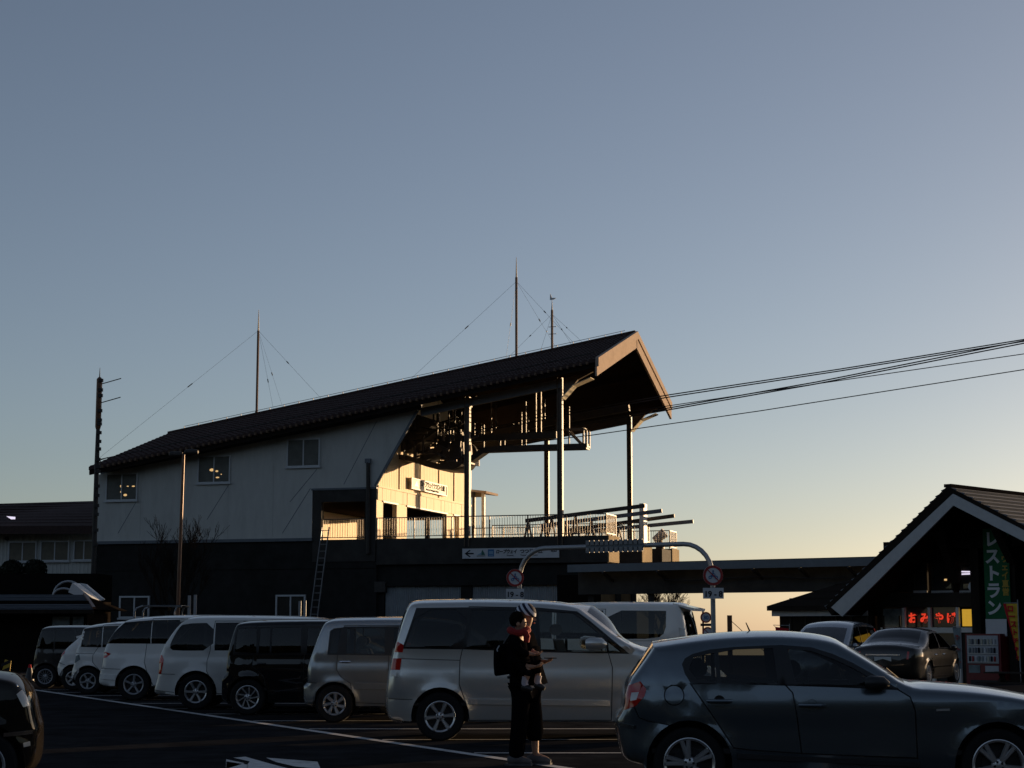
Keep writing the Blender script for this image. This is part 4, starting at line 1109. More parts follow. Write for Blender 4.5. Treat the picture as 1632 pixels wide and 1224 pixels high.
for i in range(1, 9):
    f = i / 9; y = -1.2 + 7.2 * f; z = e0[1] + (rz_ - e0[1]) * f
    MB().beam((sA - 1, y, z + .0), (sB, y, z + .05 * f), .08, .05).build('roof_course', 'roof_tile', lb)
for (x0, x1) in ((14, 58), (65, 110), (118, 150)):
    window(x0, 863 - (x0 - 14) * .02, x1, 896 - (x0 - 14) * .02, lb, LB, -.03, 'pane_warm', 1)
s, z = lbw(17, 825.5, -1.25); 
MB().prism([(s - .25, -1.25, z + .1), (s + .25, -1.25, z + .06), (s + .25, -1.25, z - .07), (s + .02, -1.25, z - .07)], (0, .04, 0)).build('eave_lamp', 'lamp_tube', lb)
s, z = lbw(9, 858, -.3); MB().lathe([(0, -.1), (.1, -.08), (.12, .1), (0, .12)], 10, 'y', (s, -.2, z)).build('wall_lamp', 'steel_dark', lb, True)
bank = at(40, 914, 84)
MB().span(-22, 0, 0, 3.2, 0, bank.z).build('retaining_wall', 'shade_black', None, label='dark retaining wall below the low building', cat='wall', loc=(at(152, 1000, 84).x, 84, 0))  # shade put into the wall's colour
rngh = random.Random(4)
def bush(px, py, rad_px, Y, label):
    c = at(px, py, Y); r_ = rad_px / 2750 * Y
    root = thing('clipped_bush', label, 'bush', (c.x, c.y, bank.z), 0, 'clipped bushes on the bank')
    mb = MB(); zc = c.z - bank.z
    for k in range(1500):
        u_, v_ = rngh.uniform(-1, 1), rngh.uniform(0, 2 * math.pi)
        q = math.sqrt(1 - u_ * u_); rr_ = r_ * (rngh.uniform(.86, 1.03))
        p_ = Vector((q * math.cos(v_), q * math.sin(v_), u_ * .95)) * rr_ + Vector((0, 0, zc))
        if p_.z < 0: continue
        d1 = Vector((rngh.uniform(-1, 1), rngh.uniform(-1, 1), rngh.uniform(-1, 1))).normalized(); d2 = d1.cross(Vector((.3, .5, .8))).normalized()
        sz = rngh.uniform(.04, .085)
        mb.add([p_ - d1 * sz, p_ + d2 * sz * .5, p_ + d1 * sz, p_ - d2 * sz * .5], [(0, 1, 2, 3)])
    mb.build('leaves', 'hedge', root, fix=False)
    MB().lathe([(0.01, -r_ * .85 + zc), (r_ * .6, -r_ * .6 + zc), (r_ * .85, zc), (r_ * .6, r_ * .6 + zc), (.01, r_ * .85 + zc)], 14, 'z').build('inner_mass', 'hedge', root, True)
    MB().tube([(0, 0, -.02), (0, 0, zc)], .06, 6).build('stem', 'bark', root)
bush(19, 909, 17.5, 84.6, 'round clipped bush at the far left below the first window')
bush(56, 909, 18.5, 84.6, 'round clipped bush right of the leftmost one')
bush(-14, 912, 16, 84.8, 'round clipped bush cut off by the left picture edge')
# kiosk with tiled roof
ks = thing('kiosk', 'low dark kiosk with grey ribbed roof and two small pale windows', 'kiosk', (at(120, 1000, 60).x, 60, 0))
kz = lambda y, Y=60: 1.5 + (1000 - y) / 2750 * Y
kx = lambda x, Y=60: (x - 120) / 2750 * Y
eL, eR = kx(-120), kx(157)
ze, zr = kz(972), kz(957, 63.5) + .0
MB().add([(eL, -.8, ze), (eR, -.8, ze), (eR - 1.0, 1.8, zr + .15), (eL, 1.8, zr + .15), (eL, 4.4, ze), (eR, 4.4, ze)], [(0, 1, 2, 3), (3, 2, 5, 4), (0, 4, 5, 1)]).build('roof', 'metal_roof', ks)
MB().prism([(eR, -.8, ze), (eR, 4.4, ze), (eR - 1.0, 1.8, zr + .15)], (-.05, 0, -.02)).build('roof_hip', 'shade_black', ks)
for i in range(9):
    f = (i + .5) / 9; y = -.8 + 2.6 * f; z = ze + (zr + .15 - ze) * f
    MB().beam((eL, y, z + .02), (eR - f, y, z + .02), .14, .035).build('roof_course', 'metal_roof', ks)
MB().beam((eR - .97, 1.78, zr + .19), (eR, -.78, ze + .05), .1, .07).build('hip_cap', 'pole_brown', ks)
MB().span(eL, eR + .0, -.82, -.74, ze - .14, ze - .01).build('gutter', 'wood_dark', ks)
MB().span(eL, kx(138), 0, 3.5, 0, ze + .3).build('wall', 'shade_black', ks)  # shaded end painted near-black, nothing blocks the sun here
for (x0, x1) in ((84, 111), (116, 133)):
    MB().span(kx(x0), kx(x1), -.04, -.01, kz(997), kz(983)).build('window_pane', 'poster_pale', ks)
# illuminated hood on two bent arms above the kiosk
hd = thing('arm_light', 'white box light hung from two bent arms above the kiosk roof', 'light', (at(74, 1000, 66).x, 66, 0))
ax = lambda x: (x - 74) / 2750 * 66
az = lambda y: 1.5 + (1000 - y) / 2750 * 66
for (xs, xe, yo, h_) in ((77, 112, .7, 0), (84, 106, 0, 12)):
    pts = []
    for i in range(13):
        t = i / 12 * math.pi * .86
        cx = (xs + xe) / 2 + 4; rx = (xe - xs) / 2 + 6
        pts.append((ax(cx - rx * math.cos(t)), yo, az(953 - (26 - h_) * math.sin(t) ** .9)))
    MB().tube(pts, .045, 8).build('arm', 'galv', hd, True)
MB().span(ax(69), ax(80), -.2, .9, 0, az(949)).build('base', 'concrete', hd)
q = [(108, 945), (114, 930), (150, 957), (142, 959)]
MB().prism([(ax(x), -.15, az(y)) for x, y in q], (0, 1.2, 0)).build('light_box', 'sign_white', hd)
MB().prism([(ax(x), 1.06, az(y)) for x, y in [(114, 929.5), (122, 931), (152, 955), (150, 957)]], (0, .3, 0)).build('box_lid', 'sign_white', hd)
# hazard board and small things by the kiosk
p = ground(12, 1090)
hb_ = thing('hazard_board', 'yellow and black striped hazard board at the lot edge', 'barrier', (at(11, 1000, 50).x, 50, 0))
k5 = lambda y: 1.5 + (1000 - y) / 2750 * 50
MB().prism([(-.12, 0, k5(1076)), (.12, 0, k5(1076)), (.16, 0, k5(1052)), (-.02, 0, k5(1050))], (0, .03, 0)).build('board', 'yellow_black', hb_)
for k in range(2):
    z = k5(1073 - 11 * k); MB().prism([(-.13, -.006, z), (.13, -.006, z + .12), (.14, -.006, z + .22), (-.12, -.006, z + .1)], (0, .004, 0)).build('stripe', 'ink', hb_)
MB().span(-.03, .03, .03, .07, 0, k5(1060)).build('leg', 'steel_dark', hb_)
p = at(50, 1000, 49)
cn_ = thing('traffic_cone', 'small orange-tipped cone by the kerb at left', 'cone', (p.x, 49, 0))
MB().lathe([(.14, .02), (.06, .38), (.0, .38)], 14, 'z').build('body', 'black_trim', cn_, True)
MB().lathe([(.05, .381), (.035, .47), (.0, .48)], 12, 'z').build('tip', 'flag_red', cn_, True)
MB().span(-.2, .2, -.2, .2, 0, .03).build('base', 'black_trim', cn_)
MB().span(-9, 0, 0, .5, 0, .12).build('kerb', 'concrete', None, kind='structure', loc=(at(70, 1000, 52).x, 52, 0))

# ------------------------------------------------------------------ bare trees
def bare_tree(base, height, spread, label, seed, levels=5, r0=.11, split=(2, 3), first=.3):
    rg = random.Random(seed)
    root = thing('bare_tree', label, 'tree', base)
    tr, tw = MB(), MB()
    def grow(p, d, L_, r_, lv):
        n = 3; pts = [p]
        for i in range(n):
            d = (d + Vector((rg.uniform(-.16, .16), rg.uniform(-.16, .16), rg.uniform(-.02, .12)))).normalized()
            p = p + d * (L_ / n); pts.append(p)
        tgt = tr if lv >= levels - 1 else tw
        tgt.tube(pts, [max(.007, r_ * (1 - .12 * i)) for i in range(n + 1)], 6 if lv > 2 else 4, False)
        if lv <= 0: return
        for k in range(rg.randint(*split) + (1 if lv < 3 else 0)):
            q = pts[rg.randint(1, n)] if k else pts[-1]
            az_ = rg.uniform(0, 2 * math.pi); sp = rg.uniform(.35, .75) * spread
            side = Vector((math.cos(az_), math.sin(az_), 0))
            nd = (d + side * sp + Vector((0, 0, .12))).normalized()
            grow(q, nd, L_ * rg.uniform(.62, .86), r_ * .60, lv - 1)
    for k in range(3):
        a_ = k * 2.1 + seed
        grow(Vector((0, 0, 0)), Vector((math.cos(a_) * .12, math.sin(a_) * .12, 1)).normalized(), height * first, r0, levels)
    tr.build('trunk', 'bark', root, True); tw.build('branches', 'bark', root, True)
b_ = at(276, 1000, 82)
bare_tree((b_.x, 82, 0), 7.5, .60, 'bare bushy tree before the grey station wall by the lamp post', 5, 6, .11, (2, 3), .25)
b_ = at(1052, 1000, 108)
bare_tree((b_.x, 108, gz(b_.x, 108)), 4.6, 1.0, 'bare tree against the glowing sky below the walkway', 9, 6, .10, (2, 3), .30)
# ------------------------------------------------------------------ vehicles
def pip(poly, P):
    x, y = P[:, 0], P[:, 1]; ins = np.zeros(len(P), bool); n = len(poly)
    for i in range(n):
        x1, y1 = poly[i]; x2, y2 = poly[(i + 1) % n]
        c = (y1 > y) != (y2 > y)
        with np.errstate(divide='ignore', invalid='ignore'):
            xi = (x2 - x1) * (y - y1) / (y2 - y1 + 1e-12) + x1
        ins ^= c & (x < xi)
    return ins
def seg_dist(P, A, B):
    P = np.asarray(P, float); d = np.full(len(P), 1e9)
    for a_, b_ in zip(A, B):
        ab = b_ - a_; L2 = max(1e-12, ab @ ab)
        t = np.clip(((P - a_) @ ab) / L2, 0, 1)
        d = np.minimum(d, np.linalg.norm(P - (a_ + t[:, None] * ab), axis=1))
    return d
def dens(pts, step, closed=False):
    out = []; n = len(pts)
    for i in range(n if closed else n - 1):
        a_, b_ = np.array(pts[i]), np.array(pts[(i + 1) % n])
        m = max(1, int(math.ceil(np.linalg.norm(b_ - a_) / step)))
        for k in range(m): out.append(tuple(a_ + (b_ - a_) * k / m))
    if not closed: out.append(tuple(pts[-1]))
    return out
def smooth_line(pts, keep, it=2):
    """Chaikin corner cutting except at kept (sharp) corners"""
    for _ in range(it):
        out = [pts[0]]; kp = [True]
        for i in range(1, len(pts) - 1):
            p, a_, b_ = np.array(pts[i]), np.array(pts[i - 1]), np.array(pts[i + 1])
            if keep[i]: out.append(tuple(p)); kp.append(True)
            else:
                out.append(tuple(p + (a_ - p) * .25)); kp.append(False)
                out.append(tuple(p + (b_ - p) * .25)); kp.append(False)
        out.append(pts[-1]); kp.append(True); pts, keep = out, kp
    return pts
def offset_poly(poly, d):
    n = len(poly); area = sum(poly[i][0] * poly[(i + 1) % n][1] - poly[(i + 1) % n][0] * poly[i][1] for i in range(n))
    sgn = 1 if area > 0 else -1; out = []
    for i in range(n):
        p0, p1, p2 = (np.array(poly[i - 1]), np.array(poly[i]), np.array(poly[(i + 1) % n]))
        e1_, e2_ = p1 - p0, p2 - p1
        e1_, e2_ = e1_ / (np.linalg.norm(e1_) + 1e-9), e2_ / (np.linalg.norm(e2_) + 1e-9)
        nn = np.array([e1_[1] + e2_[1], -(e1_[0] + e2_[0])]); L_ = np.linalg.norm(nn)
        nn = nn / L_ if L_ > 1e-6 else np.array([e1_[1], -e1_[0]])
        c = max(.5, nn @ np.array([e1_[1], -e1_[0]]))
        out.append(tuple(p1 + nn * sgn * d / c))
    return out
WHEELS = {}
def wheel_meshes(r, rim, style):
    key = (r, rim, style)
    if key in WHEELS: return WHEELS[key]
    n, wdt, twist, double, m = style
    t = MB().lathe([(rim - .005, -.09), (rim + .02, -.105), (r - .03, -.105), (r - .006, -.085), (r, -.05), (r, .05), (r - .006, .085), (r - .03, .105), (rim, .105), (rim - .02, .08)], 40, 'y', (0, 0, 0), False)
    tm = t.build('wheel', 'tyre', None, True); me_t = tm.data; bpy.data.objects.remove(tm)
    b = MB()
    b.lathe([(rim + .004, -.10), (rim + .004, .09), (rim - .012, .09), (rim - .03, .02), (rim - .022, -.09), (rim - .004, -.103)], 40, 'y', (0, 0, 0), True)
    for k in range(n):
        a_ = 2 * math.pi * k / n + .3
        for dd in ((-.16, .16) if double else (0,)):
            for h_ in (0,):
                a0, a1 = a_ + dd * 1.0, a_ + dd * .9 + twist
                p0 = (.045 * math.cos(a0), -.075, .045 * math.sin(a0)); p1 = ((rim - .012) * math.cos(a1), -.086, (rim - .012) * math.sin(a1))
                w0, w1 = wdt * (.75 if not double else .5), wdt * (1.15 if not double else .6)
                tx, tz = -math.sin((a0 + a1) / 2), math.cos((a0 + a1) / 2)
                vs = []
                for (p, w_) in ((p0, w0), (p1, w1)):
                    for (s_, yy) in ((-1, .0), (-.55, -.022), (.55, -.022), (1, .0)):
                        vs.append((p[0] + tx * w_ * s_ / 2, p[1] + yy, p[2] + tz * w_ * s_ / 2))
                b.add(vs, [(0, 1, 5, 4), (1, 2, 6, 5), (2, 3, 7, 6)])
    b.lathe([(0, -.10), (.03, -.10), (.055, -.09), (.065, -.07)], 20, 'y')
    bo = b.build('rim', m, None, True, 30, fix=False); me_r = bo.data; bpy.data.objects.remove(bo)
    d = MB().lathe([(0, -.02), (rim - .01, -.02)], 32, 'y').lathe([(0, -.045), (rim * .62, -.045), (rim * .62, -.02)], 24, 'y')
    for k in range(5):
        a_ = 2 * math.pi * k / 5; d.lathe([(0, -.108), (.011, -.106), (.012, -.08)], 8, 'y', (.036 * math.cos(a_), 0, .036 * math.sin(a_)))
    do = d.build('brake', 'black_trim', None, False); me_d = do.data; bpy.data.objects.remove(do)
    WHEELS[key] = (me_t, me_r, me_d); return WHEELS[key]

def car(name, label, cat, sp, loc, rz, group=None):
    """sp: measured side view. 'x0','yg','S' turn its picture units into metres (x from the tail, z from the road)."""
    x0, yg, S = sp['x0'], sp['yg'], sp['S']; fx = sp.get('fx', 1.0)
    T = lambda L_: [((x - x0) / S * fx, (yg - y) / S) for x, y in L_]
    top = T(sp['top']); W = sp['W']
    keep = [i in sp.get('sharp', ()) for i in range(len(top))]
    Lc = max(p[0] for p in top)
    marks = {k: [T([p])[0] for p in v] for k, v in sp.get('marks', {}).items()}
    top_s = smooth_line(top, keep, sp.get('smooth', 2))
    top_d = dens(top_s, .07)
    xr, zr, xf = [((h_ - x0) / S * fx) for h_ in (sp['hubs'][0],)][0], sp.get('r', .31), (sp['hubs'][1] - x0) / S * fx
    r, rim, ra = sp.get('r', .31), sp.get('rim', .2), sp.get('arch', .37)
    zs = sp.get('sill', .22)
    # lower edge: from the nose back to the tail, stepping round both wheel arches
    low = []
    def arch(cx):
        a0 = math.asin(min(1, max(-1, (zs - r) / ra))); P = []
        for k in range(17):
            t = a0 + (math.pi - 2 * a0) * k / 16; P.append((cx + ra * math.cos(t), r + ra * math.sin(t)))
        return P
    low += [p for p in arch(xf) if p[0] < top_d[-1][0]] + arch(xr)
    low = [p for p in low if p[0] > top_d[0][0]]
    low_d = dens([top_d[-1]] + low + [top_d[0]], .07)[1:-1]
    out = top_d + low_d
    A = [np.array(p) for p in top_d[:-1]]; B = [np.array(p) for p in top_d[1:]]
    zt = max(p[1] for p in top); zb = sp.get('belt', zt * .6); th = sp.get('tumble', .14); Rr = sp.get('round', .06)
    pf, pr = sp.get('pf', .2), sp.get('pr', .10); lf, lr_ = sp.get('lf', .9), sp.get('lr', .5)
    crease = sp.get('crease', [(.62, .012, .05), (.9, -.012, .04)])
    hubs = np.array([(xr, r), (xf, r)])
    def halfw(P):
        P = np.asarray(P, float); x, z = P[:, 0], P[:, 1]
        w = np.full(len(P), W / 2)
        w -= th * np.clip((z - zb) / (zt - zb), 0, 1) ** 1.25
        w -= .05 * np.clip((.42 - z) / .3, 0, 1) ** 2
        w -= pf * np.clip(1 - (Lc - x) / lf, 0, 1) ** 2.2 + pr * np.clip(1 - x / lr_, 0, 1) ** 2.2
        for (zc, am, wd) in crease: w += am * np.clip((z - zc) / wd, -1, 1) * .5 * np.exp(-((z - zc) / .35) ** 2)
        w -= .02 * np.clip((z - .75) / .4, -1, 1) ** 2 * (z < zb)
        for h_ in hubs:
            dh = np.linalg.norm(P - h_, axis=1) - ra; w += .022 * np.clip(1 - dh / .09, 0, 1) * (dh > -.02)
        d = seg_dist(P, A, B); q = np.clip(Rr - d, 0, Rr)
        w -= Rr - np.sqrt(np.maximum(0, Rr * Rr - q * q))
        return w
    # planar triangulation with every outline, window, lamp and door as a constraint
    verts, edges = [], []
    def loop(poly, closed=True):
        o = len(verts); verts.extend(Vector(p) for p in poly); n = len(poly)
        edges.extend((o + i, o + (i + 1) % n) for i in range(n if closed else n - 1))
    loop(out)
    polys = []                                        # (class, polygon, extra)
    for it in sp.get('lamps', []): polys.append(('lamp', dens(T(it[0]), .05, True), it[1:]))
    for it in sp['windows']: 
        p = T(it[0]); p = smooth_line(p + [p[0]], [False] * (len(p) + 1), 1)[:-1] if it[2:] == ('r',) else p
        polys.append(('glass', dens(p, .1, True), it[1]))
    for it in sp.get('pillars', []): 
        p = T(it); polys.append(('pillar', dens(p, .1, True), None))
    doors = [T(d) for d in sp.get('doors', [])]
    for _, p, _e in polys: loop(p)
    for d in doors:
        loop(dens(offset_poly(d, .006), .12, True)); loop(dens(offset_poly(d, -.006), .12, True))
    extra_seams = [T(s_) for s_ in sp.get('seams', [])]
    for s_ in extra_seams:
        if len(s_) < 2: continue
        for k in (-.005, .005):
            q = []
            for i, p in enumerate(s_):
                a_, b_ = np.array(s_[max(0, i - 1)]), np.array(s_[min(len(s_) - 1, i + 1)]); t = (b_ - a_) / (np.linalg.norm(b_ - a_) + 1e-9)
                q.append(tuple(np.array(p) + np.array([-t[1], t[0]]) * k))
            loop(dens(q, .12), False)
    for off in (.008, .022, .045):
        pts = np.array([tuple(p) for p in offset_poly(out, -off)])
        ok = pip(out, pts) & (seg_dist(pts, A, B) > off * .6)
        verts.extend(Vector(p) for p, o_ in zip(pts.tolist(), ok) if o_)
    gx, gz_ = np.meshgrid(np.arange(.05, Lc, .085), np.arange(zs + .03, zt, .07))
    G = np.stack([gx.ravel(), gz_.ravel()], 1); ok = pip(out, G)
    ok &= seg_dist(G, [np.array(p) for p in out], [np.array(out[(i + 1) % len(out)]) for i in range(len(out))]) > .04
    verts.extend(Vector(p) for p in G[ok].tolist())
    res = delaunay_2d_cdt(verts, edges, [], 0, 1e-5)
    V = np.array([tuple(v) for v in res[0]]); Fc = [f for f in res[2]]
    C = np.array([V[list(f)].mean(0) for f in Fc])
    inside = pip(out, C)
    cls = np.full(len(Fc), -1); names = ['body', 'seam']
    cls[inside] = 0
    for d in doors:
        q = [np.array(p) for p in d]; dist = seg_dist(C, q, q[1:] + q[:1]); cls[inside & (dist < .0055)] = 1
    for s_ in extra_seams:
        q = [np.array(p) for p in s_]; dist = seg_dist(C, q[:-1], q[1:]); cls[inside & (dist < .0048)] = 1
    for kind, p, e in sorted(polys, key=lambda t: {'pillar': 0, 'glass': 1, 'lamp': 2}[t[0]]):
        names.append((kind, p, e)); cls[inside & pip(p, C)] = len(names) - 1
    dsel = [pip(d, C) for d in doors]
    for dm in dsel:                                   # keep only the largest connected panel of each door
        ids = np.nonzero(dm & (cls == 0))[0]; par = {}
        def find(a_):
            while par.setdefault(a_, a_) != a_: par[a_] = par[par[a_]]; a_ = par[a_]
            return a_
        for i in ids:
            f_ = Fc[i]
            for v in f_[1:]: par[find(v)] = find(f_[0])
        grp = {}
        for i in ids: grp.setdefault(find(Fc[i][0]), []).append(i)
        if grp:
            big = max(grp.values(), key=len)
            for g_ in grp.values():
                if g_ is not big: dm[g_] = False
    hw = halfw(V)
    root = thing(name, label, cat, loc, rz, group)
    cx = Lc / 2
    pm = sp['paint']
    def side(sel, sgn, push=0.0):
        idx = {}; vs, fs = [], []
        for i in np.nonzero(sel)[0]:
            q = []
            for v in Fc[i]:
                if v not in idx:
                    idx[v] = len(vs); vs.append((V[v, 0] - cx, sgn * (hw[v] + push), V[v, 1]))
                q.append(idx[v])
            fs.append(tuple(q) if sgn < 0 else tuple(reversed(q)))
        return vs, fs
    # shell: both sides plus the lofted top, tail and nose
    shell = MB()
    body_sel = (cls == 0)
    for d in dsel: body_sel &= ~d
    for sgn in (-1, 1): shell.add(*side(body_sel, sgn))
    tw = halfw(np.array(top_d)); nT = len(top_d); nA = 8
    bul = sp.get('bulge', (.05, .05, .09))            # tail, roof, nose
    def bulge_at(i):
        x, z = top_d[i]; dx, dz = (np.array(top_d[min(i + 1, nT - 1)]) - np.array(top_d[max(i - 1, 0)]))
        steep = abs(dz) / (abs(dx) + abs(dz) + 1e-9)
        b = bul[1] if steep < .35 and z > zt * .8 else ((.055 if steep < .42 and z > zt * .45 else bul[2]) if x > Lc * .5 else bul[0])
        return b
    bl = np.array([bulge_at(i) for i in range(nT)])
    for _ in range(6): bl = np.concatenate([[bl[0]], (bl[:-2] + bl[1:-1] * 2 + bl[2:]) / 4, [bl[-1]]])
    P3 = []
    for i in range(nT):
        a_, b_ = np.array(top_d[max(i - 1, 0)]), np.array(top_d[min(i + 1, nT - 1)]); t = (b_ - a_) / (np.linalg.norm(b_ - a_) + 1e-9)
        nn = np.array([-t[1], t[0]])
        row = []
        for k in range(nA + 1):
            u = math.sin((k / nA - .5) * math.pi); y = u * tw[i]
            e = bl[i] * (1 - abs(u) ** 2.4)
            row.append((top_d[i][0] - cx + nn[0] * e, y, top_d[i][1] + nn[1] * e))
        P3.append(row)
    def between(rng_, i):
        (a_, b_) = rng_; m = ((np.array(top_d[i]) + np.array(top_d[i + 1])) / 2)
        ia = int(np.argmin([np.hypot(p[0] - a_[0], p[1] - a_[1]) for p in top_d])); ib = int(np.argmin([np.hypot(p[0] - b_[0], p[1] - b_[1]) for p in top_d]))
        return min(ia, ib) <= i < max(ia, ib)
    gl = {'windscreen': MB(), 'rear_window': MB()}; tints = {'windscreen': sp.get('ws_glass', 'glass_screen'), 'rear_window': sp.get('rw_glass', 'glass_dark')}
    extra = {}
    for i in range(nT - 1):
        for k in range(nA):
            q = [P3[i][k], P3[i + 1][k], P3[i + 1][k + 1], P3[i][k + 1]]
            dest = shell
            for g_ in gl:
                if g_ in marks and between(marks[g_], i) and 1 <= k < nA - 1: dest = gl[g_]
            for (nm, m_, rg_, k0, k1) in sp.get('patches', []):
                if between([T([p])[0] for p in rg_], i) and k0 <= k < k1: dest = extra.setdefault((nm, m_, k0), MB())
            dest.add(q, [(0, 1, 2, 3)])
    def welded(mb, nm, m_, parent, ang=38):
        me = bpy.data.meshes.new(nm); me.from_pydata(mb.v, [], mb.f)
        bm = bmesh.new(); bm.from_mesh(me); bmesh.ops.remove_doubles(bm, verts=bm.verts, dist=.0015)
        bm.to_mesh(me); bm.free(); me.materials.append(M[m_])
        me.polygons.foreach_set('use_smooth', [True] * len(me.polygons)); me.set_sharp_from_angle(angle=R(ang))
        return link(nm, me, parent)
    welded(shell, 'body', pm, root)
    for g_, mb in gl.items():
        if mb.f: welded(mb, g_, tints[g_], root)
    for (nm, m_, k0), mb in extra.items(): welded(mb, nm, m_, root)
    for sgn in (-1, 1):
        dob = []
        for d, dm in zip(doors, dsel):
            vs, fs = side(dm & (cls == 0), sgn)
            if fs: dob.append((dm, welded(MB().add(vs, fs), 'door', pm, root)))
        vs, fs = side(cls == 1, sgn, -.010)
        if fs: welded(MB().add(vs, fs), 'panel_gap', 'black_trim', root)
        for ci in range(2, len(names)):
            kind, p, e = names[ci]; sel = cls == ci
            if not sel.any(): continue
            if kind == 'pillar': welded(MB().add(*side(sel, sgn)), 'window_surround', 'black_trim', root)
            elif kind == 'lamp':
                vs, fs = side(sel, sgn, .004); welded(MB().add(vs, fs), e[1], e[0], root)
            else:
                par = root; c = np.mean(p, axis=0)[None]
                for (dm, o_), d in zip(dob, doors):
                    if pip(d, c)[0]: par = o_
                welded(MB().add(*side(sel, sgn, -.008)), 'window', e, par)
    # wheels, arches, floor
    me_t, me_r, me_d = wheel_meshes(r, rim, sp['style'])
    for hx in (xr, xf):
        for sgn in (-1, 1):
            w_ = link('wheel', me_t, root); w_.location = (hx - cx, sgn * (W / 2 - .115), r - .004)
            w_.rotation_euler = (0, hx * 1.7, math.pi if sgn > 0 else 0)
            link('rim', me_r, w_); link('brake', me_d, w_)
            mb = MB(); P = arch(hx)
            for k, p in enumerate(P): mb.v += [(p[0] - cx, sgn * (W / 2 - .03), p[1]), (p[0] - cx, sgn * (W / 2 - .36), p[1])]
            for k in range(len(P) - 1): mb.f.append((2 * k, 2 * k + 1, 2 * k + 3, 2 * k + 2))
            o = len(mb.v); mb.v += [(p[0] - cx, sgn * (W / 2 - .36), p[1]) for p in P]; mb.f.append(tuple(range(o, o + len(P))))
            mb.build('wheel_arch', 'black_trim', root)
    MB().span(top_d[0][0] + .12 - cx, Lc - .2 - cx, -W / 2 + .37, W / 2 - .37, zs - .02, zs + .12).build('underbody', 'black_trim', root)
    for sgn in (-1, 1): MB().span(xr + ra + .02 - cx, xf - ra - .02 - cx, sgn * (W / 2 - .1), sgn * (W / 2 - .38), zs - .015, zs + .1).build('side_sill', 'black_trim', root)
    MB().span(.3 - cx, Lc - .6 - cx, -W / 2 + .08, W / 2 - .08, zs + .20, zs + .24).build('cabin_floor', 'cabin', root)
    # seats
    for (sx_, m_) in sp.get('seats', []):
        x = (sx_ - x0) / S * fx - cx; zc = zs + .3
        for sgn in (-1, 1):
            y = sgn * W * .21
            zh = min(zt - .42, zb + .12)
            s_ = MB().span(x, x + .5, y - .24, y + .24, zc, zc + .2).prism([(x - .02, y - .23, zc + .1), (x + .12, y - .23, zc + .1), (x - .06, y - .21, zh), (x - .18, y - .21, zh)], (0, .44, 0)).build('seat', m_, root)
            MB().tube([(x - .15, y - .11, zh + .13), (x - .15, y + .11, zh + .13)], .08, 10).build('headrest', m_, s_, True)
    if 'windscreen' in marks:
        b_ = marks['windscreen'][1]
        MB().span(b_[0] - .75 - cx, b_[0] - .12 - cx, -W / 2 + .12, W / 2 - .12, b_[1] - .3, b_[1] - .07).build('dashboard', 'black_trim', root)
        xs = b_[0] - .85 - cx
        MB().lathe([(.17, -.015), (.19, 0), (.17, .015), (.155, 0)], 18, 'x', (xs, -W * .21, b_[1] - .05), True).build('steering_wheel', 'black_trim', root, True)
    # mirrors, handles, mouldings
    for (mx, my, ml, mh) in sp.get('mirror', []):
        x, z = T([(mx, my)])[0]; y = float(halfw(np.array([[x, z]]))[0])
        for sgn in (-1, 1):
            mb = MB().tube([(x - cx - ml * .5, sgn * (y + .10), z), (x - cx - ml * .3, sgn * (y + .11), z), (x - cx + ml * .25, sgn * (y + .11), z), (x - cx + ml * .5, sgn * (y + .10), z - mh * .1)], [mh * .40, mh * .55, mh * .48, mh * .2], 12)
            mb.span(x - cx - .05, x - cx + .05, sgn * (y - .02), sgn * (y + .08), z - mh * .5, z - mh * .2)
            mb.build('mirror', sp.get('mirror_m', pm), root, True, 60)
    for (hx0, hy, hx1, hm) in sp.get('handles', []):
        (a_, z), (b_, _) = T([(hx0, hy), (hx1, hy)])
        y = float(halfw(np.array([[(a_ + b_) / 2, z]]))[0])
        for sgn in (-1, 1):
            MB().tube([(a_ - cx, sgn * (y + .004), z), (a_ + .03 - cx, sgn * (y + .028), z), (b_ - .03 - cx, sgn * (y + .03), z), (b_ - cx, sgn * (y + .004), z)], .016, 8).build('handle', hm, root, True)
            MB().lathe([(0, .004), (.05, .004), (.05, -.01)], 14, 'y', ((a_ + b_) / 2 - cx, sgn * y, z)).build('handle_recess', 'black_trim', root) if sgn < 0 and sp.get('recess') else None
    for (pl, wd, m_, dp) in sp.get('mould', []):
        L_ = dens(T(pl), .12); y = halfw(np.array(L_))
        for sgn in (-1, 1):
            mb = MB(); 
            for (p, yy) in zip(L_, y):
                for (dy, dz) in ((-.01, wd / 2), (dp, wd * .42), (dp, -wd * .42), (-.01, -wd / 2)): mb.v.append((p[0] - cx, sgn * (yy + dy), p[1] + dz))
            for i in range(len(L_) - 1):
                for k in range(3): a_ = i * 4 + k; mb.f.append((a_, a_ + 4, a_ + 5, a_ + 1))
            mb.f += [(0, 1, 2, 3), tuple(len(mb.v) - 4 + k for k in (3, 2, 1, 0))]
            mb.build('side_moulding', m_, root)
    if sp.get('wiper') and 'windscreen' in marks:
        b_ = marks['windscreen'][1]
        for yy in (-.35, .25): MB().tube([(b_[0] + .0 - cx, yy, b_[1] + .05), (b_[0] - .18 - cx, yy - .4, b_[1] + .17)], .007, 5).build('wiper', 'tyre', root)
    if sp.get('spoiler'):
        (a_, b_, th_) = sp['spoiler']; (xa, za), (xb, zb_) = T([a_, b_])
        MB().prism([(xa - cx, -W / 2 + th + .06, za), (xb - cx, -W / 2 + th + .06, zb_), (xb - cx, -W / 2 + th + .06, zb_ - .03), (xa + .02 - cx, -W / 2 + th + .06, za - th_)], (0, W - 2 * th - .12, 0)).build('spoiler', pm, root)
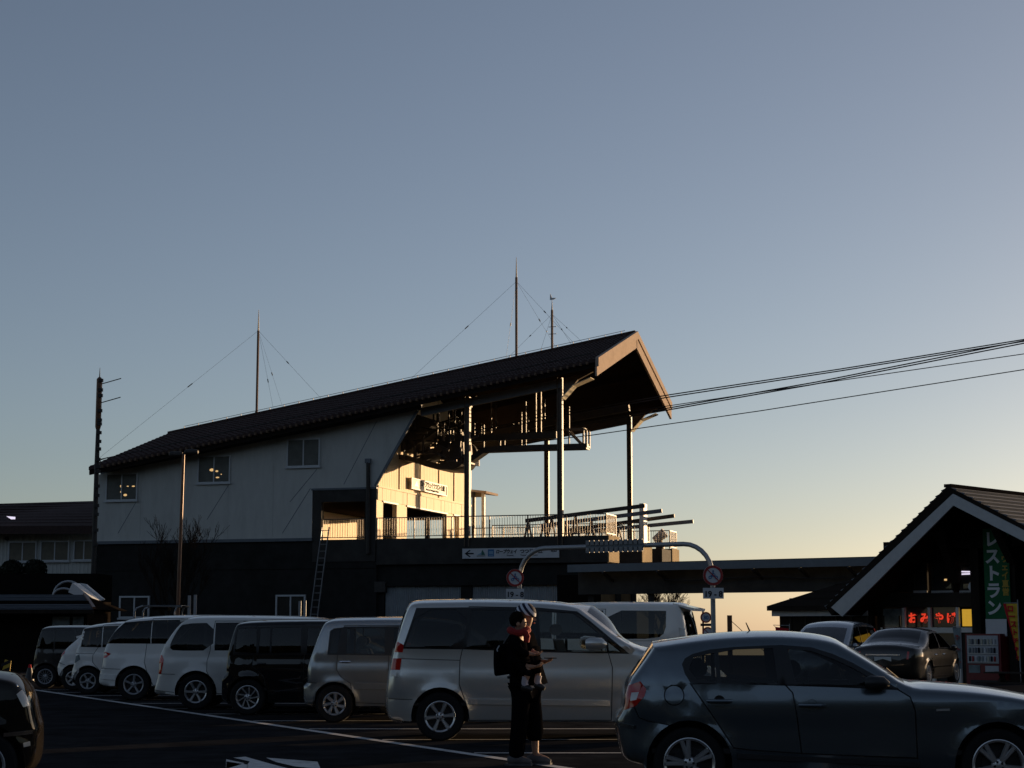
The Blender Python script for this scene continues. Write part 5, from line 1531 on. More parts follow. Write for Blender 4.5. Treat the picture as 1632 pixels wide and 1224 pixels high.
    if sp.get('antenna'):
        (xa, za) = T([sp['antenna']])[0]; MB().tube([(xa - cx, .0, za - .02), (xa - .06 - cx, 0, za + .12)], [.012, .005], 6).build('roof_antenna', 'black_trim', root)
    for (nm, m_, y0, y1, z0, z1, xo) in sp.get('tail_boxes', []):
        MB().span(xo - cx - .03, xo - cx, y0, y1, z0, z1).build(nm, m_, root)
    return root, Lc
def park(name, label, cat, sp, rz=0.0, group='cars parked along the row'):
    d = F_PX / sp['S']; L_ = (max(p[0] for p in sp['top']) - sp['x0']) / sp['S']
    X = (sp['x0'] - 816) / F_PX * d + L_ / 2
    return car(name, label, cat, sp, (X, d + sp['W'] / 2, 0), rz, group)
def hv(pxs): return pxs
FIVE = (5, .05, 0.0, False, 'alloy_dull'); SIX = (6, .055, .0, False, 'alloy'); MULTI = (14, .014, .0, False, 'alloy_dull')
SWIRL = (9, .030, .55, False, 'alloy'); DBL = (5, .075, .0, True, 'alloy'); SEVEN = (7, .06, .25, False, 'alloy_dull')

# 1  silver people carrier
sp = dict(x0=618, yg=1176, S=117.5, W=1.70, paint='paint_silver', hubs=(703, 1028), r=.325, rim=.205, arch=.385, sill=.26, belt=1.22, tumble=.13, style=SIX,
    top=[(640, 1145), (622, 1143), (618, 1112), (621, 1085), (627, 1045), (640, 1000), (651, 968), (660, 961), (700, 960), (780, 959), (880, 962), (922, 968), (936, 979), (1004, 1031), (1050, 1041), (1090, 1050), (1140, 1074), (1156, 1105), (1158, 1140), (1140, 1150)], sharp=(),
    marks=dict(windscreen=[(934, 977), (1003, 1030)], rear_window=[(629, 1036), (648, 975)]),
    windows=[([(647, 1030), (666, 972), (746, 971), (739, 1031)], 'glass_dark', 'r'), ([(744, 1031.5), (751, 972), (852, 972), (856, 1035)], 'glass_dark'), ([(862, 1036), (858, 973), (918, 977), (934, 988), (960, 1009), (966, 1039)], 'glass_clear'), ([(969, 1039), (967, 1016), (998, 1040)], 'glass_clear')],
    pillars=[[(643, 1033), (664, 969), (746, 968), (860, 969), (920, 975), (938, 988), (1001, 1041), (860, 1038.5), (741, 1034)]],
    doors=[[(738, 1033), (734, 1051), (733, 1088), (741, 1110), (747, 1128), (749, 1144), (857, 1144), (858, 1038), (854, 969), (748, 967)], [(858, 1038), (857, 1144), (972, 1144), (974, 1062), (968, 1040), (937, 988), (919, 975), (856, 969)]],
    seams=[[(641, 1048.5), (733, 1051)], [(622, 1111), (660, 1112)]],
    lamps=[([(631, 1020), (645, 1027), (643.7, 1038.6), (626, 1038.6)], 'lamp_red', 'tail_lamp'), ([(624, 1048), (642, 1048), (639.4, 1066), (622, 1066)], 'lamp_red', 'tail_lamp'), ([(622, 1066), (639.4, 1066), (638, 1076.6), (622, 1075)], 'lamp_clear', 'reversing_lamp')],
    seats=[(742, 'cabin'), (800, 'cabin_grey'), (905, 'cabin_grey')], mirror=[(948, 1025, .27, .17)], handles=[], mould=[([(748, 1115), (970, 1117.5)], .085, 'paint_silver', .022)], wiper=True, round=.075, bulge=(.06, .05, .17))
van1, _ = park('people_carrier', 'silver people carrier with red and white stacked tail lamps, behind the walker', 'car', sp)
# 2  steel-blue hatchback, nearest at right
sp = dict(x0=992, yg=1269.6, S=179.7, W=1.75, paint='paint_steel_blue', hubs=(1104.6, 1583), r=.318, rim=.224, arch=.375, sill=.20, belt=1.0, tumble=.17, style=DBL,
    top=[(1030, 1214), (1003, 1208), (996, 1180), (991, 1155), (992, 1146), (1002, 1132), (1005, 1100), (1012, 1086), (1022, 1073), (1049, 1036), (1050, 1031), (1112, 1022), (1163, 1016.5), (1222, 1014), (1278, 1014.5), (1335, 1021), (1360, 1035), (1408, 1065), (1450, 1095), (1500, 1097), (1564, 1101.5), (1632, 1112), (1700, 1127), (1738, 1143), (1753, 1170), (1756, 1195), (1748, 1212), (1720, 1222)], sharp=(4, 10),
    marks=dict(windscreen=[(1358, 1034), (1449, 1094)], rear_window=[(1018, 1078), (1049, 1036)]),
    pillars=[[(1095, 1058), (1100, 1049), (1112, 1042), (1139, 1035), (1178, 1031), (1240, 1028), (1300, 1031), (1332, 1041), (1361, 1054), (1400, 1076), (1434, 1097.6), (1340, 1093.5), (1230, 1090.5), (1108, 1087), (1099, 1072)]],
    windows=[([(1113, 1047), (1148, 1040), (1149, 1085), (1120, 1084), (1106, 1066)], 'glass_tint'), ([(1153.5, 1040), (1180, 1035), (1240, 1033), (1245, 1087), (1156.5, 1086)], 'glass_tint'), ([(1263, 1034), (1300, 1037), (1335, 1050), (1365, 1064), (1398, 1084), (1404, 1091), (1274, 1088)], 'glass_tint')],
    doors=[[(1108, 1088.5), (1140, 1135), (1163, 1170), (1174, 1187.5), (1200, 1191), (1280, 1196), (1274, 1140), (1268, 1102), (1256, 1089), (1252, 1029), (1178, 1032), (1150, 1036), (1148, 1088)], [(1256, 1089), (1268, 1102), (1274, 1140), (1280, 1196), (1459, 1202), (1457, 1130), (1450, 1108), (1434, 1098), (1400, 1077), (1361, 1055), (1332, 1042), (1300, 1032), (1252, 1029)]],
    seams=[[(1019, 1126), (1026, 1142), (1040, 1147), (1075, 1153)], [(1082 + 15.5 * math.cos(a_), 1106.5 + 15.5 * math.sin(a_)) for a_ in np.linspace(0, 2 * math.pi, 19)]],
    lamps=[([(1004, 1094), (1028.5, 1085), (1038, 1097), (1035, 1108), (1021, 1123.5), (1002, 1131)], 'lamp_red', 'tail_lamp'), ([(1014, 1103), (1026, 1102), (1022, 1114), (1012, 1116)], 'lamp_clear', 'reversing_lamp')],
    seats=[(1150, 'cabin'), (1300, 'cabin')], mirror=[(1398, 1086, .20, .12)], mirror_m='black_trim', handles=[(1134, 1115, 1172, 'paint_steel_blue'), (1278, 1121, 1317, 'paint_steel_blue')], recess=True, wiper=True, antenna=(1215, 1013.5),
    mould=[([(995, 1153), (1018, 1157)], .03, 'black_trim', .02), ([(1180, 1200), (1462, 1212)], .05, 'black_trim', .012), ([(1459 + 30, 1128), (1510, 1127)], .02, 'alloy', .006)], round=.07, bulge=(.05, .05, .15), crease=[(.70, .016, .03), (.92, -.02, .03), (.34, .02, .05)], pf=.26, pr=.14, smooth=2)
d = F_PX / 179.7; L_ = (1756 - 992) / 179.7
hatch, _ = car('hatchback', 'steel blue five-door hatchback parked nearest the camera at the right', 'car', sp, ((992 - 816) / F_PX * d + L_ / 2 + .02, d + .88, 0), R(-5), 'cars parked along the row')
# 3  grey-blue compact wagon
sp = dict(x0=487, yg=1148, S=98.6, W=1.68, paint='paint_grey_blue', hubs=(537, 790), r=.30, rim=.18, arch=.345, sill=.26, belt=1.03, tumble=.12, style=SEVEN,
    top=[(505, 1121), (487, 1121), (487, 1092), (494, 1086), (493, 1062), (498, 1046), (515, 998), (525, 990), (552, 988.5), (640, 987.5), (700, 990), (735, 996), (790, 1038), (845, 1050), (874, 1070), (882, 1110), (870, 1124)], sharp=(2, 3),
    marks=dict(windscreen=[(737, 997), (789, 1037)], rear_window=[(499, 1043), (513, 1003)]),
    pillars=[[(525, 1043), (528, 1006), (534, 1001.5), (548, 1000), (552, 998.5), (640, 998), (715, 999), (752, 1040), (622, 1044), (552, 1043)]],
    windows=[([(528.5, 1040), (531, 1008), (535, 1004), (546, 1003), (540, 1041)], 'glass_tint'), ([(555, 1041), (555, 1001.5), (567, 1001), (567, 1041)], 'glass_clear'), ([(569.5, 1041), (569.5, 1001), (615, 1001), (615, 1042)], 'glass_clear'), ([(629, 1042), (629, 1001), (700, 1002), (742, 1040)], 'glass_clear')],
    doors=[[(541, 1043), (540, 1066), (547, 1077), (562, 1087), (569, 1117), (621, 1119), (622, 1043), (621, 997), (551, 997)], [(622, 1043), (621, 1119), (745, 1119), (752, 1041), (716, 998), (621, 997)]],
    seams=[[(490, 1086.5), (508, 1086.5)]], seats=[(590, 'cabin'), (665, 'cabin')], handles=[(545.5, 1053.5, 561, 'chrome')], mould=[([(568, 1091), (622, 1091.5), (745, 1092)], .12, 'paint_grey_blue', .016)], round=.07, mirror=[(738, 1036, .2, .14)])
park('compact_wagon', 'grey-blue compact wagon with a chrome handle, left of the silver people carrier', 'car', sp)
# 4  black boxy wagon
sp = dict(x0=358, yg=1136.5, S=91, W=1.69, paint='paint_black', hubs=(400.6, 628), r=.31, rim=.20, arch=.36, sill=.22, belt=1.06, tumble=.08, style=SWIRL,
    top=[(372, 1117), (357, 1116), (358, 1080), (365, 1073), (366, 1040), (377, 1000), (383, 993.5), (434, 991), (524, 990), (600, 992), (628, 998), (655, 1040), (693, 1050), (705, 1072), (707, 1110), (697, 1120)], sharp=(2, 3),
    marks=dict(windscreen=[(630, 1000), (654, 1039)], rear_window=[(367, 1037), (376, 1004)]),
    pillars=[[(376, 1043), (379, 1000), (482, 997), (620, 999), (645, 1041), (482, 1043)]],
    windows=[([(379, 1038), (382, 1002), (413, 1001), (413, 1040)], 'glass_dark'), ([(417, 1040), (418, 1001), (434, 1000.6), (434, 1040)], 'glass_dark'), ([(437, 1040), (437, 1000.6), (483, 999.6), (483, 1039)], 'glass_dark'), ([(493, 1040), (493, 1001), (600, 1001), (632, 1040)], 'glass_tint')],
    doors=[[(408, 1043), (407, 1060), (425, 1075), (434, 1112), (487, 1112), (489, 1043), (488, 996), (414, 997)]], handles=[(416, 1056.5, 428, 'black_trim')], seats=[(450, 'cabin_grey'), (540, 'cabin_grey')], round=.06)
park('boxy_wagon', 'black boxy wagon with swirl alloys, left of the grey-blue compact wagon', 'car', sp)
# 5  white people carrier with rounded side window
sp = dict(x0=251, yg=1128, S=85.3, W=1.76, paint='paint_pearl_grey', hubs=(319, 566), r=.33, rim=.205, arch=.385, sill=.27, belt=1.12, tumble=.13, style=SIX,
    top=[(268, 1103), (252, 1102), (251, 1097), (256, 1082), (259, 1062), (258, 1050), (264, 1032), (280, 1006), (293, 991), (301, 986.5), (320, 984.5), (400, 984.5), (500, 986.5), (535, 993), (595, 1033), (640, 1048), (655, 1078), (655, 1104), (640, 1110)], sharp=(1,),
    marks=dict(windscreen=[(537, 994), (594, 1032)], rear_window=[(263, 1034), (290, 994)]),
    windows=[([(277, 1032), (277, 1025), (288, 1002), (296, 994), (345, 992.5), (345, 1036), (282, 1036.5)], 'glass_dark', 'r'), ([(347, 1036), (347, 992.5), (420, 992), (420, 1036)], 'glass_dark'), ([(428, 1036), (428, 992), (505, 994), (560, 1034)], 'glass_tint')],
    doors=[[(340, 1037), (336, 1052), (336, 1068), (350, 1094), (352, 1103), (424, 1103), (424, 1037), (424, 990), (346, 990)]],
    seams=[[(259, 1072.5), (286, 1073)], [(252, 1098), (285, 1101)]], lamps=[([(259, 1044), (264, 1043), (267.5, 1050), (264, 1072), (256, 1072), (257, 1052)], 'lamp_red', 'tail_lamp'), ([(258, 1056), (263.5, 1056), (262.5, 1066), (257.5, 1066)], 'lamp_clear', 'reversing_lamp')],
    seats=[(390, 'cabin'), (470, 'cabin')], spoiler=((288, 987), (302, 985), .05), round=.08)
park('people_carrier', 'white people carrier with a rounded dark side window and tall red tail lamp', 'car', sp)
# 6  large white people carrier with skirts
sp = dict(x0=163, yg=1113.7, S=75.8, W=1.80, paint='paint_white', hubs=(221, 437), r=.335, rim=.208, arch=.385, sill=.30, belt=1.18, tumble=.14, style=FIVE,
    top=[(180, 1091), (165, 1089), (163, 1082), (167, 1065), (170, 1057), (170.5, 1045), (172, 1032), (183, 1011), (197, 993.5), (208, 988.5), (253, 984.6), (320, 983), (400, 985), (432, 992), (480, 1030), (510, 1042), (522, 1062), (523, 1088), (512, 1094)], sharp=(3,),
    marks=dict(windscreen=[(434, 994), (479, 1029)], rear_window=[(173, 1029), (195, 996)]),
    windows=[([(174.5, 1025), (185, 1009), (203, 992), (246, 988.5), (246, 1025.5)], 'glass_dark'), ([(247.2, 1025.5), (247.2, 988.5), (330, 987), (330, 1026)], 'glass_dark'), ([(334, 1026), (334, 987.5), (408, 990), (448, 1026)], 'glass_tint')],
    doors=[[(240, 1027), (237.5, 1054), (243, 1072), (252, 1090), (332, 1090), (332, 986), (247, 986)]],
    seams=[[(167, 1064), (200, 1065)]], lamps=[([(170, 1039.5), (175, 1038), (184, 1041), (177, 1047), (168.5, 1049)], 'lamp_red', 'tail_lamp'), ([(171, 1041), (176, 1040), (178, 1042.5), (171, 1045)], 'lamp_clear', 'reversing_lamp')],
    mould=[([(166, 1076), (192, 1078)], .12, 'paint_white', .02)], seats=[(300, 'cabin'), (380, 'cabin')], round=.08)
park('people_carrier', 'large white people carrier with body skirts and small arrow-shaped tail lamp', 'car', sp)
# 7  white wagon with three striped lamps
sp = dict(x0=121, yg=1104, S=69.3, W=1.70, paint='paint_pearl', hubs=(149, 339), r=.30, rim=.18, arch=.35, sill=.26, belt=1.05, tumble=.1, style=FIVE,
    top=[(133, 1083), (121, 1082), (121, 1068), (125, 1058), (127, 1048), (127.5, 1034), (133, 1028), (136, 1005), (140, 1000), (169, 995.5), (200, 992.5), (300, 992), (335, 998), (375, 1028), (412, 1040), (427, 1060), (428, 1082), (415, 1086)], sharp=(4,),
    marks=dict(windscreen=[(337, 999), (374, 1027)]),
    windows=[([(136, 1030.5), (139, 1002), (169, 998), (169, 1031)], 'glass_dark'), ([(170.2, 1031), (170.2, 998), (250, 995.5), (250, 1031)], 'glass_dark'), ([(254, 1031), (254, 995.5), (320, 998), (345, 1030)], 'glass_tint')],
    doors=[[(163, 1032), (156, 1043), (156, 1054), (170, 1070), (176, 1086), (252, 1086), (252, 994), (169.6, 995.8)]], seams=[[(128, 1040.8), (156, 1041)]],
    lamps=[([(136, 1006), (141, 1006), (140.5, 1009.3), (135.5, 1009.3)], 'lamp_clear', 'lamp_stripe'), ([(135.3, 1011), (140.3, 1011), (139.8, 1014.3), (134.8, 1014.3)], 'lamp_clear', 'lamp_stripe'), ([(134.6, 1016), (139.6, 1016), (139, 1019.3), (134.1, 1019.3)], 'lamp_clear', 'lamp_stripe'), ([(126.5, 1046), (134, 1042), (136, 1050), (127, 1056)], 'poster_pale', 'bumper_reflector')], round=.06)
park('wagon', 'white wagon with three pale lamp stripes at the rear pillar', 'car', sp)
# 8  small white hatchback behind the wagon
sp = dict(x0=98, yg=1098, S=65.4, W=1.66, paint='paint_white', hubs=(125.5, 290), r=.29, rim=.17, arch=.335, sill=.24, belt=1.0, tumble=.14, style=SIX,
    top=[(108, 1082), (99, 1074), (98, 1062), (101, 1054), (104, 1048), (105, 1041), (114, 1031), (128, 1019), (133, 1012), (160, 1006), (220, 1004), (250, 1010), (290, 1036), (320, 1044), (332, 1058), (334, 1078), (325, 1082)], sharp=(2,),
    marks=dict(windscreen=[(252, 1011), (289, 1035)], rear_window=[(113, 1032), (130, 1016)]),
    windows=[([(140, 1030), (146, 1014), (175, 1010), (175, 1031)], 'glass_dark'), ([(178, 1031), (178, 1010), (235, 1012), (262, 1033)], 'glass_tint')],
    seams=[[(101, 1055), (112, 1058)]], lamps=[([(104, 1047), (104.5, 1040), (111.5, 1035), (111, 1040)], 'lamp_red', 'tail_lamp')], spoiler=((125, 1014), (136, 1011), .05), round=.08)
park('hatchback', 'small white hatchback mostly hidden behind the striped-lamp wagon', 'car', sp)
# 9  dark brown boxy kei car at the far end
sp = dict(x0=60, yg=1094.5, S=63, W=1.48, paint='paint_dark_brown', hubs=(81.7, 234), r=.29, rim=.185, arch=.335, sill=.22, belt=1.0, tumble=.07, style=MULTI,
    top=[(68, 1081), (60, 1080), (60.5, 1055), (63.5, 1036), (70, 1006), (74, 1000.5), (104, 999.5), (195, 1000), (208, 1005), (228, 1038), (262, 1046), (272, 1060), (274, 1080), (266, 1084)], sharp=(1,),
    marks=dict(windscreen=[(210, 1007), (227, 1037)], rear_window=[(64, 1033), (69, 1009)]),
    windows=[([(66, 1033), (70.5, 1004.5), (93, 1004), (93, 1033)], 'glass_dark'), ([(95.5, 1033), (95.5, 1004), (126, 1003.5), (126, 1033)], 'glass_dark'), ([(129, 1033), (129, 1003.5), (195, 1004), (212, 1033)], 'glass_tint')],
    doors=[[(94.5, 1034), (93, 1050), (99, 1062), (106, 1080), (127, 1080), (127.5, 1034), (127.5, 1002), (94.5, 1002)]], handles=[(97, 1041.5, 104, 'black_trim')], round=.06)
park('kei_car', 'dark brown boxy kei car at the far left end of the row', 'car', sp)
# 10  black wagon entering at the lower left, nose in the sun
sp = dict(x0=-640, yg=1270, S=180, W=1.70, paint='paint_bronze_black', hubs=(-500, -12), r=.31, rim=.20, arch=.37, sill=.22, belt=1.05, tumble=.13, style=FIVE,
    top=[(-610, 1225), (-636, 1218), (-640, 1150), (-630, 1090), (-600, 1000), (-560, 985), (-400, 982), (-250, 990), (-150, 1045), (-100, 1071), (-40, 1074), (0, 1079), (27, 1082.5), (40, 1090), (52, 1104), (58, 1118), (63, 1142), (66, 1152), (69, 1160), (70, 1195), (66, 1218), (50, 1224)], sharp=(),
    marks=dict(windscreen=[(-248, 991), (-105, 1070)], rear_window=[(-628, 1088), (-602, 1005)]),
    windows=[([(-590, 1075), (-570, 1000), (-420, 995), (-420, 1078)], 'glass_dark'), ([(-410, 1078), (-410, 995), (-260, 1000), (-150, 1062), (-150, 1078)], 'glass_tint')],
    doors=[[(-415, 1080), (-415, 1215), (-130, 1215), (-120, 1080), (-150, 1060), (-262, 996), (-415, 992)]],
    lamps=[([(37, 1104), (45, 1097), (54, 1110), (57, 1122), (48, 1124)], 'lamp_clear', 'headlamp'), ([(50, 1179), (60, 1177), (61, 1184), (51, 1186)], 'lamp_clear', 'fog_lamp')],
    patches=[],
    mould=[([(20, 1166), (64, 1163)], .04, 'chrome', .014)], seats=[(-330, 'cabin')], wiper=True, round=.06, pf=.10, lf=.35, bulge=(.05, .05, .05), mirror=[(-160, 1070, .2, .13)])
d = F_PX / 180; L_ = 710 / 180
est, Le = car('estate_car', 'black estate car at the lower left whose nose catches the low sun', 'car', sp, ((70 - 816) / F_PX * d - L_ / 2 * math.cos(R(14)) - .20, d + .85 - L_ / 2 * math.sin(R(14)), 0), R(14), 'cars parked along the row')
for (x_, y_, yy, r_) in ((53, 1120, -.66, .030), (40, 1165, -.80, .026), (60, 1150, -.60, .026), (36, 1092, -.78, .018)):  # chrome beads added on the nose to catch sun glints
    mb = MB(); mb.lathe([(.001, -r_), (r_ * .6, -r_ * .8), (r_, 0), (r_ * .6, r_ * .8), (.001, r_)], 14, 'z', ((x_ + 640) / 180 - Le / 2, yy, (1270 - y_) / 180)).build('glint_bead', 'chrome', est, True, 80)
# 11  pale van behind the silver people carrier, facing left
sp = dict(x0=0, yg=144, S=72, W=1.74, paint='paint_white', hubs=(60, 268), r=.33, rim=.19, arch=.385, sill=.28, belt=1.26, tumble=.10, style=FIVE,
    top=[(8, 124), (-2, 122), (-2, 96), (2, 70), (4, 52), (10, 18), (16, 2), (24, -1), (150, -2), (260, 2), (285, 10), (325, 55), (345, 75), (350, 118), (340, 124)], sharp=(1,),
    marks=dict(windscreen=[(287, 12), (323, 53)], rear_window=[(4.5, 49), (13, 12)]),
    windows=[([(36, 10), (132, 9), (132, 54), (50, 54), (36, 43)], 'glass_dark', 'r'), ([(138, 54), (138, 9), (215, 9), (215, 54)], 'glass_dark'), ([(222, 54), (222, 9), (265, 11), (300, 50)], 'glass_tint')],
    doors=[[(134, 56), (134, 120), (218, 120), (218, 56), (218, 7), (134, 7)]], seams=[[(5, 57), (132, 57)], [(28, 57), (24, 90), (24, 120)]],
    lamps=[([(0, 40), (16, 36), (14, 52), (10, 84), (-1, 86), (1, 60)], 'lamp_clear', 'tail_lamp')], spoiler=((-8, 6), (26, -2), .06), seats=[(120, 'cabin'), (200, 'cabin')], round=.09, pr=.06)
p = at(1098, 1000, 38.0)
th_ = R(164)
rear = Vector((p.x, 38.0, 0)); L_ = 352 / 72
hd_ = Vector((math.cos(th_), math.sin(th_), 0)); lf_ = Vector((-hd_.y, hd_.x, 0))
c = rear + hd_ * (L_ / 2) - lf_ * (1.74 / 2)
car('van', 'pale high-roofed van facing left behind the silver people carrier', 'car', sp, (c.x, c.y, 0), th_, None)
# 12  black saloon seen from behind in the sun
sp = dict(x0=0, yg=145, S=100, W=1.78, paint='paint_saloon', hubs=(105, 375), r=.32, rim=.215, arch=.37, sill=.20, belt=.92, tumble=.19, style=MULTI,
    top=[(20, 122), (4, 118), (0, 95), (2, 72), (6, 52), (14, 46), (72, 42), (150, 5), (185, 0), (225, 0), (262, 5), (345, 47), (400, 55), (440, 68), (455, 90), (456, 112), (440, 124)], sharp=(5,),
    marks=dict(windscreen=[(264, 6), (343, 46)], rear_window=[(76, 41), (150, 6)]),
    windows=[([(108, 44), (160, 12), (208, 8), (210, 48), (118, 48)], 'glass_dark'), ([(217, 48), (215, 8), (255, 12), (322, 48)], 'glass_tint')],
    pillars=[[(98, 50), (155, 8), (215, 4), (262, 9), (338, 51), (215, 52)]],
    doors=[[(126, 52), (140, 82), (150, 118), (214, 118), (212, 50), (212, 5), (160, 8), (108, 43)], [(212, 50), (214, 118), (315, 118), (326, 80), (335, 51), (260, 9), (212, 5)]],
    handles=[(150, 64, 168, 'chrome'), (228, 64, 246, 'chrome')], mould=[([(150, 96), (320, 96)], .04, 'chrome', .014), ([(102, 49), (335, 50.5)], .025, 'chrome', .008)],
    patches=[('tail_lamp', 'lamp_red', [(0.5, 76), (7, 54)], 0, 1), ('tail_lamp', 'lamp_red', [(0.5, 76), (7, 54)], 7, 8)],
    tail_boxes=[('boot_trim', 'chrome', -.45, .45, .80, .83, -.03), ('number_plate', 'plate', -.22, .22, .62, .76, -.03)],
    seats=[(170, 'cabin'), (250, 'cabin')], mirror=[(318, 48, .22, .14)], round=.11, antenna=(165, 1), pf=.3, pr=.16, bulge=(.08, .06, .14))
th_ = R(61); hd_ = Vector((math.cos(th_), math.sin(th_), 0)); rt_ = Vector((hd_.y, -hd_.x, 0))
p = at(1459, 1000, 44.0)
c = Vector((p.x, 44.0, 0)) + hd_ * 2.30 - rt_ * .86
car('saloon', 'black saloon seen from behind, its right side golden in the sun', 'car', sp, (c.x, c.y, gz(c.x, c.y)), th_, None)
# 13  silver people carrier facing the camera by the restaurant
sp = dict(x0=0, yg=178, S=100, W=1.74, paint='paint_pale_silver', hubs=(85, 365), r=.32, rim=.2, arch=.375, sill=.24, belt=1.12, tumble=.16, style=FIVE,
    top=[(14, 152), (2, 148), (0, 110), (8, 70), (28, 10), (45, 2), (150, -2), (240, 0), (285, 12), (390, 68), (430, 82), (452, 105), (456, 140), (440, 152)],
    marks=dict(windscreen=[(290, 14), (388, 67)], rear_window=[(9, 66), (27, 13)]),
    windows=[([(40, 65), (48, 14), (130, 10), (130, 66)], 'glass_dark'), ([(136, 66), (136, 10), (222, 10), (222, 68)], 'glass_dark'), ([(228, 68), (228, 10), (275, 14), (350, 68)], 'glass_tint')],
    lamps=[([(405, 88), (440, 92), (448, 110), (425, 112)], 'lamp_clear', 'headlamp')], seats=[(130, 'cabin'), (260, 'cabin')], round=.10, bulge=(.06, .05, .16), pf=.28, mirror=[(345, 64, .2, .14)])
th_ = R(244); p = at(1313, 1000, 50.0); hd_ = Vector((math.cos(th_), math.sin(th_), 0))
c = Vector((p.x, 50.0, 0)) - hd_ * .9
car('people_carrier', 'pale silver people carrier facing the lot in front of the annex', 'car', sp, (c.x, c.y, gz(c.x, c.y)), th_, None)
# ------------------------------------------------------------------ people: an adult who carries a small child
M['skin'] = mat('skin', (.34, .20, .14), .6, var=.06, spec=.2)
M['coat_dark'] = mat('coat_dark', (.0045, .0045, .0055), .95, spec=0, var=.25, scale=14, bump=.2)
M['coat_child'] = mat('coat_child', (.005, .0045, .0055), .95, spec=0, var=.25, scale=14, bump=.2)
M['trousers'] = mat('trousers_dark', (.004, .004, .005), .95, spec=0, var=.25, scale=12, bump=.2)
M['hair'] = mat('hair_dark', (.010, .008, .007), .7, spec=0, var=.3, scale=30)
M['scarf_red'] = mat('scarf_red', (.26, .014, .013), .9, var=.25, scale=25, bump=.3)
M['hat_navy'] = mat('hat_navy', (.010, .013, .035), .9, var=.15, scale=30)
M['hat_white'] = mat('hat_white', (.66, .68, .74), .9, var=.08, scale=30)
M['sock'] = mat('sock_pale', (.42, .38, .42), .85, var=.1)
M['shoe'] = mat('shoe_pale', (.10, .10, .105), .8, var=.2, spec=.1)
M['shirt'] = mat('shirt_hem', (.62, .64, .66), .8, var=.05)
def skin(name, m, parent, nodes, edges, root, sub=2):
    keys = list(nodes); me = bpy.data.meshes.new('skin')
    me.from_pydata([nodes[k][:3] for k in keys], [(keys.index(a_), keys.index(b_)) for a_, b_ in edges], []); me.update()
    o = bpy.data.objects.new('skin', me); COL.objects.link(o)
    md = o.modifiers.new('s', 'SKIN'); md.use_smooth_shade = True
    for i, k in enumerate(keys):
        v = me.skin_vertices[0].data[i]; r_ = nodes[k][3]
        v.radius = (r_ if isinstance(r_, tuple) else (r_, r_)); v.use_root = (k == root)
    sb = o.modifiers.new('u', 'SUBSURF'); sb.levels = sb.render_levels = sub
    me2 = bpy.data.meshes.new_from_object(o.evaluated_get(bpy.context.evaluated_depsgraph_get()))
    bpy.data.objects.remove(o); bpy.data.meshes.remove(me)
    me2.materials.clear(); me2.materials.append(M[m]); me2.polygons.foreach_set('use_smooth', [True] * len(me2.polygons))
    return link(name, me2, parent)
def ellipsoid(mb, c, r_, n=14, m_=9, lo=-1.0, hi=1.0):
    o = len(mb.v)
    for j in range(m_ + 1):
        u = lo + (hi - lo) * j / m_; q = math.sqrt(max(0.0, 1 - u * u))
        for k in range(n):
            a_ = 2 * math.pi * k / n; mb.v.append((c[0] + r_[0] * q * math.cos(a_), c[1] + r_[1] * q * math.sin(a_), c[2] + r_[2] * u))
    for j in range(m_):
        for k in range(n): mb.f.append((o + j * n + k, o + j * n + (k + 1) % n, o + (j + 1) * n + (k + 1) % n, o + (j + 1) * n + k))
    return mb
def hand_nodes(N, E, key, p, fwd, down, sc=1.0):
    """palm with four bent fingers of unequal length and a thumb that leaves the side of the palm"""
    p, f, d = Vector(p), Vector(fwd).normalized(), Vector(down).normalized(); s = f.cross(d).normalized()
    N[key + 'palm'] = (*(p + f * .05 * sc), (.030 * sc, .018 * sc)); E.append((key, key + 'palm'))
    for i, (o_, L_) in enumerate(((-.028, .062), (-.010, .074), (.010, .070), (.027, .052))):
        a_ = p + f * .085 * sc + s * o_ * sc; b_ = a_ + f * L_ * .5 * sc + d * .008 * sc; c = b_ + f * L_ * .32 * sc + d * .030 * sc
        k = key + 'f%d' % i
        N[k + 'a'] = (*a_, .0095 * sc); N[k + 'b'] = (*b_, .0088 * sc); N[k + 'c'] = (*c, .0075 * sc)
        E += [(key + 'palm', k + 'a'), (k + 'a', k + 'b'), (k + 'b', k + 'c')]
    t1 = p + f * .03 * sc - s * .038 * sc; t2 = t1 + f * .035 * sc - s * .012 * sc + d * .012 * sc
    N[key + 't1'] = (*t1, .0105 * sc); N[key + 't2'] = (*t2, .009 * sc); E += [(key + 'palm', key + 't1'), (key + 't1', key + 't2')]
def face(parent, c, sc, m='skin'):
    x, y, z = c
    mb = MB()
    mb.prism([(x + .083 * sc, y, z + .018 * sc), (x + .116 * sc, y, z - .022 * sc), (x + .086 * sc, y, z - .030 * sc)], (0, .0, 0)) if False else None
    mb.add([(x + .080 * sc, y, z + .022 * sc), (x + .113 * sc, y, z - .020 * sc), (x + .082 * sc, y - .018 * sc, z - .028 * sc), (x + .082 * sc, y + .018 * sc, z - .028 * sc)], [(0, 2, 1), (0, 1, 3), (1, 2, 3)])
    mb.build('nose', m, parent, True, 80)
    for sg in (-1, 1):
        ellipsoid(MB(), (x + .078 * sc, y + sg * .032 * sc, z + .012 * sc), (.012 * sc, .013 * sc, .008 * sc), 10, 6).build('eye', 'hair', parent, True)
        ellipsoid(MB(), (x - .005 * sc, y + sg * .086 * sc, z - .008 * sc), (.022 * sc, .010 * sc, .032 * sc), 10, 6).build('ear', m, parent, True)
    ellipsoid(MB(), (x + .082 * sc, y, z - .052 * sc), (.012 * sc, .024 * sc, .008 * sc), 10, 6).build('mouth', 'scarf_red', parent, True)

